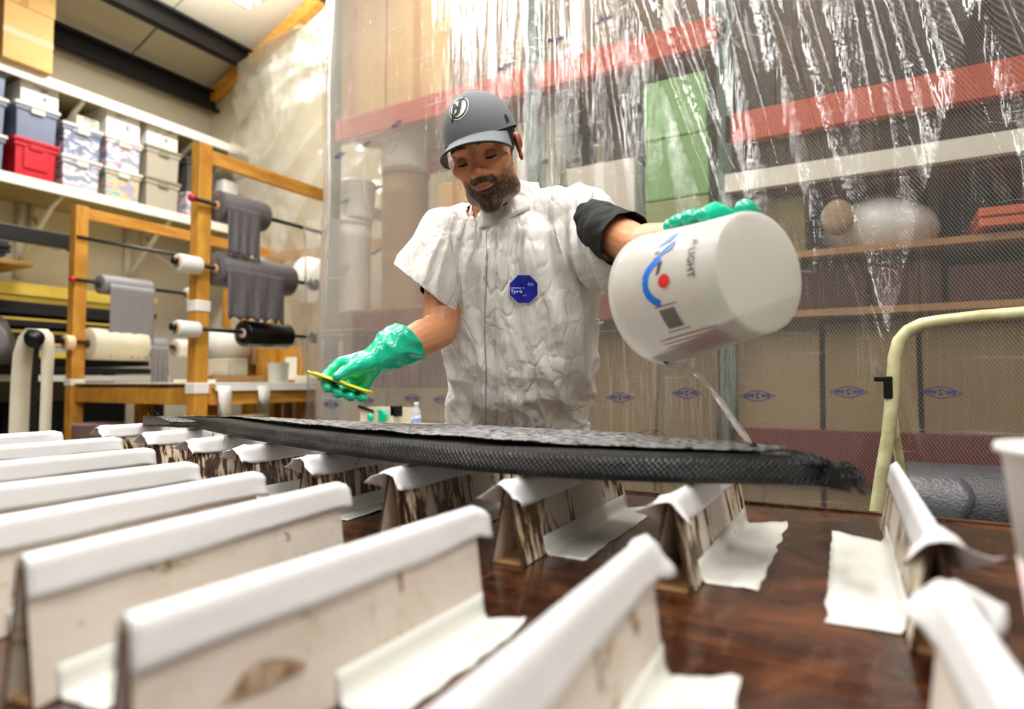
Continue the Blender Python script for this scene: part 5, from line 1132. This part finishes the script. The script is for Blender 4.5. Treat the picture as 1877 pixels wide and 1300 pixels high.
band([(-.0165,-.022),(-.014,-.012),(-.012,.0),(-.010,.012)],[.003,.006,.0075,.008],.0020,b); band([(-.012,.012),(-.004,.001),(.003,-.006)],[.007,.008,.006],.0021,b)
band([(.008,.022),(.0065,.010),(.005,-.002),(.001,-.012),(-.006,-.017)],[.008,.009,.009,.008,.005],.0022,b); band([(-.004,.0165),(.004,.020),(.016,.0195),(.019,.023)],[.003,.006,.006,.002],.0022,b)
band([(-.006,-.015),(-.013,-.020),(-.021,-.030),(-.017,-.028),(-.019,-.023)],[.004,.004,.003,.006,.001],.0021,b)
part('emblem_black',b,capd,cap)
b=MB(); e0=(.36,.30)
for k in range(1):
    P=[HW(cap_pt(-.38+dx,.20+dz,.0008)) for dx,dz in ((-.07,-.06),(.07,-.05),(.08,.08),(0,.14),(-.07,.07))]; b.add([tuple(q) for q in P],[(0,1,2,3,4)])
part('side_patch',b,capd,cap)
# --- t-shirt
shirt=mat('black_tshirt','#0b0b0c',.85,bump=.3,bscale=30)
sb=MB(); sb.capsule(LSH+(LEL-LSH)*.10,LSH+(LEL-LSH)*1.0,.060,.064,30,5); me=fuse(sb,.004,4); P_=get_co(me); N_=get_no(me)
P_+=N_*np.array([.004*noise.noise(Vector(p*18))+.003*noise.noise(Vector(p*45)) for p in P_])[:,None]; set_co(me,P_); dv=nvec(LEL-LSH); cut(me,[(LSH+(LEL-LSH)*.80,dv,.2)]); mesh_part('shirt_sleeve',me,shirt,man,'black t-shirt sleeve',solid=.002)
sb=MB(); sb.capsule(RSH+(REL-RSH)*.2,RSH+(REL-RSH)*.62,.052,.060,24,4); me=fuse(sb,.005,3); cut(me,[(RSH+(REL-RSH)*.60,nvec(REL-RSH),.2)]); mesh_part('shirt_sleeve',me,shirt,man,'black t-shirt sleeve',solid=.002)
# (neckband is built with the collar)
# --- coverall
cv=MB()
CV=[(916,404,1.63,.10,.085),(922,420,1.635,.165,.10),(932,446,1.64,.205,.12),(942,500,1.655,.207,.135),(950,560,1.68,.199,.14),(957,620,1.705,.202,.142),(958,670,1.73,.196,.142),(954,720,1.765,.178,.138),(949,760,1.82,.180,.143),(949,800,1.87,.190,.145),(949,835,1.89,.188,.145)]
cv.loft([ring_at(*r,n=48,e=2.5) for r in reversed(CV)])
RC=aD(762,540,1.635); RCd=nvec(RC-RSH); LC=aD(1112,470,1.49)
cv.capsule(aD(880,424,1.65),RSH+np.array([0,0,-.01]),.075,.085,28); cv.capsule(RSH+np.array([0,0,-.02]),aD(782,535,1.625),.088,.088,30)
cv.capsule(aD(1000,405,1.61),LSH+np.array([0,0,-.0]),.080,.088,28); cv.capsule(LSH+np.array([0,0,-.035]),aD(1135,462,1.50),.092,.084,30); cv.capsule(aD(1050,500,1.62),aD(1070,580,1.66),.07,.055,24)
for (u,d,dx) in ((898,1.87,-.095),(1000,1.83,.095)):
    a=hipc+WX*dx+np.array([0,0,-.04]); f_=np.array([hipc[0],hipc[1],.12])+WX*dx*1.25-WY*.0; cv.capsule(a,(a+f_)/2,.115,.098,28); cv.capsule((a+f_)/2,f_,.098,.085,28)
me=fuse(cv,.0045,9,.5)
P_=get_co(me); N_=get_no(me)
scut=nvec(-RT*.62-UP*.78); lcut=nvec(RT*.985-UP*.13)
def rn(v): return 1-abs(noise.noise(v))*2.2
disp=np.zeros(len(P_)); tx=(P_-hipc)@WX; ty=(P_-hipc)@WY
for i in range(len(P_)):
    x_,y_,z_=tx[i],ty[i],P_[i,2]; wv=.06*noise.noise(Vector((x_*3,z_*3,2)))
    a=rn(Vector(((x_+wv)*23+.8*(z_),y_*7,z_*.9))); b_=rn(Vector(((x_+wv)*46,y_*14,z_*2.2+9))); c_=rn(Vector((x_*22+z_*9,y_*16,z_*15-x_*8)))
    low=min(1,max(0,(1.32-z_)/.3)); up=min(1,max(0,(1.50-z_)/.12))
    sh_=1-.55*min(1,max(0,(z_-RSH[2]+.07)/.06)); disp[i]=sh_*(.024*a+.009*b_)*(.5+.5*up)*(1-.35*low)+.0035*c_*low+.010*rn(Vector((x_*9-z_*5,y_*6,z_*6+x_*5)))*low
    # blouse over the waist
    if z_<1.10: disp[i]+=.011*rn(Vector((x_*6+z_*7,y_*5,z_*8-x_*4)))*min(1,(1.10-z_)/.1)
disp-=.004; disp=np.maximum(disp,-.016)
P_+=N_*disp[:,None]; set_co(me,P_)
zlim=aD(1090,562,1.52)[2]-.005; zr=aD(820,575,1.6)[2]
cut(me,[(aD(783,533,1.62),scut,.22,lambda c:puv(c)[0]<824 and (puv(c)[1]<588 or (puv(c)[0]<805 and puv(c)[1]<650))),(aD(1121,470,1.52),lcut,.25,lambda c:(puv(c)[0]>1080 and puv(c)[1]<592) or (puv(c)[0]>1112 and puv(c)[1]<700)),(nb+np.array([0,0,.006])-WY*.02,nvec(np.array([0,0,1.])-WY*.7),.072),((hipc[0],hipc[1],.10),(0,0,-1),.5)])
def suit_mat():
    m=bpy.data.materials.new('white_coverall_film'); m.use_nodes=True; t=NT(m); p=t.n['Principled BSDF']; p.inputs['Base Color'].default_value=hexc('#efece6'); p.inputs['Roughness'].default_value=.5
    tc=t('TexCoord'); mp=t('Mapping',{0:tc.outputs['Object'],'Scale':(1.3,1.3,.6)}); n0=t('TexNoise',{'Vector':mp.outputs[0],'Scale':9,'Detail':3}); add=t.t.nodes.new('ShaderNodeVectorMath'); add.operation='MULTIPLY_ADD'
    t.l.new(n0.outputs['Color'],add.inputs[0]); add.inputs[1].default_value=(.12,.12,.12); t.l.new(mp.outputs[0],add.inputs[2])
    v=t('TexVoronoi',{'Vector':add.outputs[0],'Scale':17},feature='DISTANCE_TO_EDGE'); v2=t('TexVoronoi',{'Vector':add.outputs[0],'Scale':58},feature='F1')
    ms=t('TexNoise',{'Vector':tc.outputs['Object'],'Scale':3.5,'Detail':2})
    h=t.math('ADD',t.math('MULTIPLY',t.math('MINIMUM',t.math('MULTIPLY',v.outputs['Distance'],7),1),.45),t.math('MULTIPLY',v2.outputs['Distance'],.22)); h=t.math('MULTIPLY',h,t.ramp(ms.outputs[0],[(.35,(.25,.25,.25)),(.6,(1,1,1))]))
    t.l.new(t('Bump',{'Strength':.7,'Distance':.009,'Height':h}).outputs[0],p.inputs['Normal'])
    sp=t('TexNoise',{'Vector':tc.outputs['Object'],'Scale':55,'Detail':2}); t.l.new(t.mix(t.ramp(sp.outputs[0],[(.72,(0,0,0)),(.76,(.5,.5,.5))]),hexc('#efece6'),hexc('#8d857b')),p.inputs['Base Color'])
    p.inputs['Subsurface Weight'].default_value=.0; return m
M['suit']=suit_mat(); suit=mesh_part('coverall',me,M['suit'],man,'white crinkled short-sleeved coverall',solid=.0012)
bv=BVHTree.FromPolygons([tuple(c) for c in get_co(suit.data)+np.array(wloc(man))],[tuple(p.vertices) for p in suit.data.polygons])
def onsuit(u,v,off=.002,d0=1.2):
    o_=V(EYE); dr=V(ray(u,v)).normalized(); h=bv.ray_cast(o_,dr)
    if h[0] is None: return aD(u,v,1.6)
    return np.array(h[0])-np.array(dr)*off
# collar
ncc=aD(925,392,1.62)
def colbase(a,rad,up,q=0):
    Ff=(1-math.sin(a))/2; return ncc+WX*(rad*math.cos(a))+WY*(rad*.95*math.sin(a))+np.array([0,0,.035-.092*Ff**2.2+.010*math.cos(a)+up])
CA=[-114,-90,-45,0,90,180,222,236]; CB_=[-.045,-.045,-.005,.018,.04,-.002,-.03,-.045]; CT_=[-.018,.026,.062,.072,.075,.036,.012,-.018]
b=MB(); rows=[]
for j in range(60):
    f=j/59; a=math.radians(-114+(348)*f); row=[]
    fl=max(0,1-f*7)+max(0,1-(1-f)*8)
    for i in range(8):
        q=i/7; rad=.106-.020*q+.002*math.sin(f*37+q*2)*(.3+q)+.010*fl*q; ad=math.degrees(a); zb_=float(np.interp(ad,CA,CB_))-.012; zt_=float(np.interp(ad,CA,CT_))+.002*math.sin(f*40); row.append(tuple(ncc+WX*(rad*math.cos(a))+WY*(rad*.95*math.sin(a))+np.array([0,0,zb_+(zt_-zb_)*q])))
    rows.append(row)
b.loft(rows,False,False); o=part('collar',b,M['suit'],man,True); so=o.modifiers.new('s','SOLIDIFY'); so.thickness=.003
b=MB(); b.loft([[tuple(colbase(a,r,u)) for a in np.linspace(0,2*PI,41)[:-1]] for r,u in ((.094,-.035),(.080,-.005),(.074,.012),(.070,.018))],True,False); part('shirt_neckband',b,shirt,man,True)
# front lapel flaps either side of the open neck
for P in ([(893,417),(900,402),(925,372),(962,342),(988,333),(1000,352),(975,372),(940,395),(912,420)],):
    pass
# zip flap
zp_=[(893,420),(894,470),(893,520),(890,570),(890,620),(893,680),(892,740),(893,790)]
rows=[]
for v in np.linspace(424,806,60):
    u=float(np.interp(v,[p[1] for p in zp_],[p[0] for p in zp_])); c_=onsuit(u,v,.003); e_=onsuit(u+17,v,.0015); rows.append([tuple(onsuit(u-1,v,.001)),tuple(c_),tuple((c_+e_)/2-ray(u,v)*.0005),tuple(e_)])
o=part('zip_flap',MB().loft(rows,False,False),M['suit'],man,True,label='zip flap down the front'); so=o.modifiers.new('s','SOLIDIFY'); so.thickness=.0012
o=part('zipper',MB().tube([onsuit(u_-1.5,v_,.002) for v_ in np.linspace(422,780,60) for u_ in [float(np.interp(v_,[p[1] for p in zp_],[p[0] for p in zp_]))]],.0013,5),mat('zip_grey','#a7a39a',.6),man,True)
for v_ in (): pass
for (P) in (): part('seam',MB().tube([onsuit(u_,P[0][1]+1.5*math.sin(u_),.0008) for u_ in np.linspace(P[0][0],P[1][0],8)],.0009,5),M['suit'],man,True)
# round-cornered blue patch with lettering
M['patch']=mat('blue_patch','#0b1fa8',.5)
def patchmap(x,y,off): return onsuit(960+x*47*.5,530-y*51*.5,off)
cP=np.array(onsuit(960,530,.004)); nP=nvec(-ray(960,530)+.25*np.array([0,0,0])); rP=WX*.0+nvec(RT-nP*(RT@nP)); uP=np.cross(nP,rP)*1.0
if uP[2]<0: uP=-uP
def patchw(x,y,off): 
    q=cP+rP*x+uP*y; d_=q-EYE; h=bv.ray_cast(V(EYE),V(d_).normalized()); 
    if h[0] is None: return q
    dd=np.array(h[0])-EYE; k=max(np.linalg.norm(dd)-.012,0)
    return EYE+nvec(d_)*(min(np.linalg.norm(dd),np.linalg.norm(cP-EYE)+.02)-off)
def octo(r,off,b):
    c8=[(r*math.cos(PI/8+k*PI/4),r*math.sin(PI/8+k*PI/4)) for k in range(8)]; L=[]
    for k in range(8):
        for s in range(4): L.append((c8[k][0]*(1-s/4)+c8[(k+1)%8][0]*s/4,c8[k][1]*(1-s/4)+c8[(k+1)%8][1]*s/4))
    rings=[[tuple(patchw(x*f,y*f,off)) for x,y in L] for f in (1,.8,.6,.4,.2,.01)]; b.loft(rings,True,False)
b=MB(); octo(.0385,.004,b); part('patch_border',b,M['white_plastic'],man,True); b=MB(); octo(.0355,.006,b); patch=part('chest_patch',b,M['patch'],man,True,label='blue octagonal chest patch')
b=MB()
for s,x0,y0,sz in (('Tyvek',-.017,-.006,.0115),('400',.016,.011,.010),('400',.002,-.0155,.006)):
    v_,f_=text_mesh(s,sz,.0004 if sz>.01 else 0); b.add([tuple(patchw(p[0]+x0,p[1]+y0,.0105)) for p in v_],f_)
for (x0,x1) in ((-.031,-.006),(-.003,.002)): b.add([tuple(patchw(*q,.0105)) for q in ((x0,.0015),(x1,.0015),(x1,.0035),(x0,.0035))],[(0,1,2,3)])
part('patch_lettering',b,mat('patch_ink','#cfd8ff',.6),patch)
# shoes
for s in (-1,1):
    c=np.array([hipc[0],hipc[1],0])+WX*.119*s-WY*.05; Mx=Matrix(np.stack([WX,WY,[0,0,1]],1).tolist()); b=MB(); b.ell(c+np.array([0,0,.045]),(.05,.14,.045),Mx); b.ell(c+WY*.06+np.array([0,0,.08]),(.045,.06,.06),Mx)
    me=fuse(b,.006,4); mesh_part('shoe',me,M['black_steel'],man)
# --- right glove (viewer left) with spreader
sp=thing('plastic_spreader','bright yellow plastic resin spreader held in the green gloved hand','spreader',aD(618,699,1.31))
A=aD(564,681,1.29); Bq=aD(672,718,1.315); wv=nvec(FW*.97-UP*.13); n_=np.cross(nvec(Bq-A),wv)
def spp(f,g,o): return A+(Bq-A)*f+wv*.062*g+n_*o
b=MB(); prof=[(0,.0006),(.15,.0022),(.55,.0026),(.8,.0050),(1,.0050)]
b.loft([[tuple(spp(f,g,h)) for g,h in prof]+[tuple(spp(f,g,-h)) for g,h in reversed(prof)] for f in np.linspace(0,1,16)]); M['yel']=mat('yellow_plastic','#f4ea12',.35); part('blade',b,M['yel'],sp,False,bevel=.0006)
part('grip_bead',MB().tube([spp(f,-.02,0) for f in np.linspace(.0,1,12)],.0024,8),M['yel'],sp,True)
gl=MB(); W0=aD(690,656,1.41)
KN=[aD(622,668,1.385),aD(632,684,1.395),aD(648,697,1.40),aD(668,704,1.405)]
PJ=[aD(594,694,1.360),aD(607,709,1.365),aD(628,720,1.37),aD(650,727,1.375)]
TP=[aD(601,711,1.305),aD(620,722,1.308),aD(643,727,1.314),aD(666,730,1.322)]
for k in range(4):
    gl.capsule(W0+(KN[k]-W0)*.15,KN[k],.024,.0165,18); gl.capsule(KN[k],PJ[k],.0155,.0135,16); gl.capsule(PJ[k],TP[k],.0135,.0115,16)
gl.capsule(W0,aD(652,676,1.39),.030,.026,20)
gl.capsule(aD(676,664,1.375),aD(652,672,1.345),.021,.0165,16); gl.capsule(aD(652,672,1.345),aD(632,681,1.312),.0165,.0135,16); gl.capsule(aD(632,681,1.312),aD(617,691,1.288),.0135,.0112,16)
cdir=nvec(aD(735,630,1.455)-W0); CE=W0+cdir*.085
gl.capsule(W0,W0+cdir*.05,.032,.045,24); gl.capsule(W0+cdir*.05,W0+cdir*.12,.046,.066,26)
me=fuse(gl,.0026,4,.5); P_=get_co(me); N_=get_no(me); w_=np.clip(1-np.linalg.norm(P_-W0,axis=1)/.11,0,1); side=(P_-W0)@cdir
P_+=N_*np.array([(.0018*rn(Vector(p*34))+.0050*rn(Vector((p[0]*22+p[2]*9,p[1]*16,p[2]*22)))*np.clip((s+.03)/.05,0,1)-.002) for p,s in zip(P_,side)])[:,None]; set_co(me,P_)
cut(me,[(CE,nvec(cdir+np.array([0,0,.25])),.3)]); mesh_part('rubber_glove',me,M['glove'],man,'green rubber glove with flared cuff',solid=.0015)
# --- bucket
BM=aD(1213,548,1.16); BB=aD(1396,497,.965); bl=np.linalg.norm(BB-BM); bx=(BB-BM)/bl; by=nvec(np.array([0,0,1.])-bx*bx[2]); bz=np.cross(bx,by)
if bz@FW>0: bz=-bz      # bz towards the camera side
r0,r1=.117,.096; BL=bl
bucket=thing('bucket','white translucent plastic bucket held tilted, pouring clear resin onto the board','bucket',BM)
def bpl():
    m=bpy.data.materials.new('translucent_bucket_plastic'); m.use_nodes=True; t=NT(m); p=t.n['Principled BSDF']; out=t.n['Material Output']
    p.inputs['Base Color'].default_value=hexc('#f0eeea'); p.inputs['Roughness'].default_value=.28; trl=t('BsdfTranslucent',{'Color':hexc('#f4f1ea')}); tr=t('BsdfTransparent',{'Color':(1,1,1,1)})
    a=t('MixShader',{0:.35,1:p.outputs[0],2:trl.outputs[0]}); b=t('MixShader',{0:.38,1:a.outputs[0],2:tr.outputs[0]}); t.l.new(b.outputs[0],out.inputs[0]); return m
M['bucket']=bpl()
prof=[(.001,BL),(r1-.008,BL),(r1-.002,BL-.002),(r1,BL-.008),(r1+(r0-r1)*.8,BL*.2),(r0-.0,.012),(r0+.001,.008),(r0+.004,.006),(r0+.004,.0),(r0-.001,0),(r0-.0015,.05),(r1-.0025,BL-.008),(r1-.006,BL-.0045),(.001,BL-.0045)]
part('shell',MB().lathe(prof,BM,bx,72),M['bucket'],bucket,True); autosmooth(bucket.children[-1],35)
def bs(h,a,off=.0006):   # h along axis from mouth, a angle from by towards camera side
    r=r0+(r1-r0)*h/BL+off; return BM+bx*h+(by*math.cos(a)+bz*math.sin(a))*r
def decal(loops,m,name,off=.002,lab=None,parent=None):
    b=MB()
    for L in loops: b.add([tuple(bs(h,a,off)) for h,a in L],[tuple(range(len(L)))])
    return part(name,b,m,parent or bucket,label=lab)
def dgrid(h0,h1,a0,a1,sk=0,n=10,k=4):
    out=[]
    for i in range(n):
        for j in range(k):
            A_=a0+(a1-a0)*i/n; A2=a0+(a1-a0)*(i+1)/n; H_=h0+(h1-h0)*j/k; H2=h0+(h1-h0)*(j+1)/k; out.append([(H_+sk*(A_-a0),A_),(H2+sk*(A_-a0),A_),(H2+sk*(A2-a0),A2),(H_+sk*(A2-a0),A2)])
    return out
blue=mat('print_blue','#1273dc',.4); redp=mat('print_red','#e0332f',.4); blk=mat('print_black','#3a3a3e',.5); gry=mat('print_grey','#77706b',.5); mau=mat('print_mauve','#b98f8c',.5)
def inv(u,v):   # where the sight line meets the bucket side, as (h, angle)
    best=None
    for hh in np.linspace(.0,BL,60):
        for aa in np.linspace(-.2,3.3,90):
            q=bs(hh,aa,0); uu=CX+F*((q-EYE)@RT)/((q-EYE)@FW); vv=CY-F*((q-EYE)@UP)/((q-EYE)@FW); e=(uu-u)**2+(vv-v)**2
            if best is None or e<best[0]: best=(e,hh,aa)
    return best[1],best[2]
c0=inv(1196,517); ring_=[]; rr_=.030
def arc(c,r,w,t0,t1,n=24):
    out=[]
    for i in range(n):
        a=t0+(t1-t0)*i/n; b2=t0+(t1-t0)*(i+1)/n; out.append([(c[0]+math.cos(x_)*rad,c[1]+math.sin(x_)*rad/.112) for x_,rad in ((a,r-w/2),(a,r+w/2),(b2,r+w/2),(b2,r-w/2))])
    return out
# blue crescent emblem, red dot, slanted wordmark
decal(arc((c0[0]+.026,c0[1]),.040,.013,PI*.62,PI*1.42),blue,'printed_crescent',lab='blue crescent print'); decal(arc((c0[0]+.026,c0[1]+.02),.006,.012,0,2*PI,12),redp,'printed_dot',lab='red dot print')
c1=inv(1222,455)
decal([[(c1[0]-.018,c1[1]+.20),(c1[0]+.016,c1[1]+.05),(c1[0]+.018,c1[1]-.12),(c1[0]+.002,c1[1]+.02)]],blue,'printed_stroke'); decal([[(c1[0]-.02,c1[1]-.02),(c1[0]+.004,c1[1]-.12),(c1[0]+.012,c1[1]-.34),(c1[0]-.004,c1[1]-.24)]],blue,'printed_stroke')
decal([[(c1[0]-.010,c1[1]+.46),(c1[0]-.002,c1[1]+.42),(c1[0]+.002,c1[1]+.24),(c1[0]-.006,c1[1]+.26)]],blk,'printed_stroke')
def btext(s,u,v,size,m,name,ang=0,w=.0):
    c=inv(u,v); v_,f_=text_mesh(s,size,.0003); b=MB(); ca_,sa_=math.cos(ang),math.sin(ang); b.add([tuple(bs(c[0]-(p[0]*ca_-p[1]*sa_),c[1]+(p[0]*sa_+p[1]*ca_)/.11,.002)) for p in v_],f_); part(name,b,m,bucket)
btext('A LIGHT',1266,472,.019,blk,'printed_lettering',ang=PI/2,)
c2=inv(1231,585); decal(dgrid(c2[0]-.016,c2[0]+.016,c2[1]-.16,c2[1]+.16),gry,'printed_square',lab='grey printed square'); decal(dgrid(c2[0]-.022,c2[0]+.024,c2[1]-.225,c2[1]-.21,n=2),blk,'printed_line'); decal(dgrid(c2[0]-.022,c2[0]+.024,c2[1]+.21,c2[1]+.225,n=2),blk,'printed_line')
c3=inv(1262,626); fp=[]
for k in range(7): fp+=dgrid(c3[0]-.045,c3[0]+.075-.004*(k%3),c3[1]-.20+k*.085,c3[1]-.20+k*.085+.035,n=2,k=8)
decal(fp,mau,'printed_small_text',lab='mauve small print lines')
btext('II  I',1205,470,.012,blk,'printed_lettering',ang=PI/2)
# resin inside
b=MB().lathe([(.001,BL-.0048),(r1-.006,BL-.0048),(r1-.0032,BL-.009),(r0-.003,.004),(.001,.004)],BM,bx,56,cap=True); me=b.mesh('tmp',[]); bm=bmesh.new(); bm.from_mesh(me)
pn=nvec(np.array([0,0,1.])+bx*(-.10)-nvec(RT)*.35); pt=aD(1400,560,.95)
r_=bmesh.ops.bisect_plane(bm,geom=bm.verts[:]+bm.edges[:]+bm.faces[:],plane_co=V(pt),plane_no=V(pn),clear_outer=True); bmesh.ops.holes_fill(bm,edges=[e for e in bm.edges if e.is_boundary]); bm.to_mesh(me); bm.free()
mesh_part('resin',me,mat('pale_yellow_resin','#a8961a',.2),bucket,'pale yellow resin inside the bucket',smooth=False)
M['stream']=mat('clear_resin','#ffffff',.03,trans=1)
b=MB(); pp=[(1216,664,1.09),(1238,669,1.085),(1262,676,1.07),(1282,689,1.05),(1300,708,1.025),(1322,738,.995),(1345,772,.965),(1368,804,.935),(1392,829,.912)]
P3=[aD(*q) for q in pp]; b.tube(P3,[.0015,.006,.0065,.0058,.005,.0045,.0042,.004,.005],12); solo('resin_stream',b,M['stream'],'thin clear stream of resin falling from bucket lip to the board','resin stream',smooth=True)
e=P3[-1]; 
part('wet_pool',MB().loft([[(e[0]+.05*f*math.cos(a),e[1]+.035*f*math.sin(a),e[2]+z_) for a in [2*PI*k/30 for k in range(30)]] for f,z_ in ((1,.0),(.85,.0035),(.7,.002),(.45,.0045),(.2,.003),(.02,.005))],True,False),mat('clear_pool','#0c0b0b',.03,coat=1),board,True)
part('handle_lug',MB().ell(bs(.035,-.55,.004),(.012,.012,.012)),M['white_plastic'],bucket,True)
# --- left glove on top of the bucket
gl=MB(); ab=-.25
def bp3(h,a,o): return bs(h-.018,a,o)
KN=[bp3(.050+.024*k,-.72,.050-.004*abs(k-1)) for k in range(4)]
for k in range(4):
    gl.capsule(bp3(.066+.016*k,-1.40,.050),KN[k],.030,.024,18)
    a1=-.34+.03*k; a2=.02+.08*(k in (1,2)); gl.capsule(KN[k],bp3(.054+.026*k,a1,.030),.0225,.0185,16); gl.capsule(bp3(.054+.026*k,a1,.030),bp3(.058+.026*k,a2,.013),.0185,.0150,16)
gl.capsule(bp3(.11,-1.2,.034),bp3(.150,-.85,.030),.028,.023,16); gl.capsule(bp3(.150,-.85,.030),bp3(.182,-.45,.024),.023,.020,16); gl.capsule(bp3(.182,-.45,.024),bp3(.205,-.15,.013),.020,.0165,16)
wr=bp3(.075,-1.75,.040); gl.capsule(bp3(.09,-1.3,.03),wr,.030,.032,20); cd=nvec(LEL-wr); gl.capsule(wr,wr+cd*.08,.034,.048,22)
me=fuse(gl,.0026,4,.5); P_=get_co(me); N_=get_no(me); P_+=N_*np.array([.0022*rn(Vector(p*30))-.001 for p in P_])[:,None]; set_co(me,P_)
cut(me,[(wr+cd*.07,cd,.08)]); mesh_part('rubber_glove',me,M['glove'],man,'green rubber glove gripping the bucket',solid=.0015)
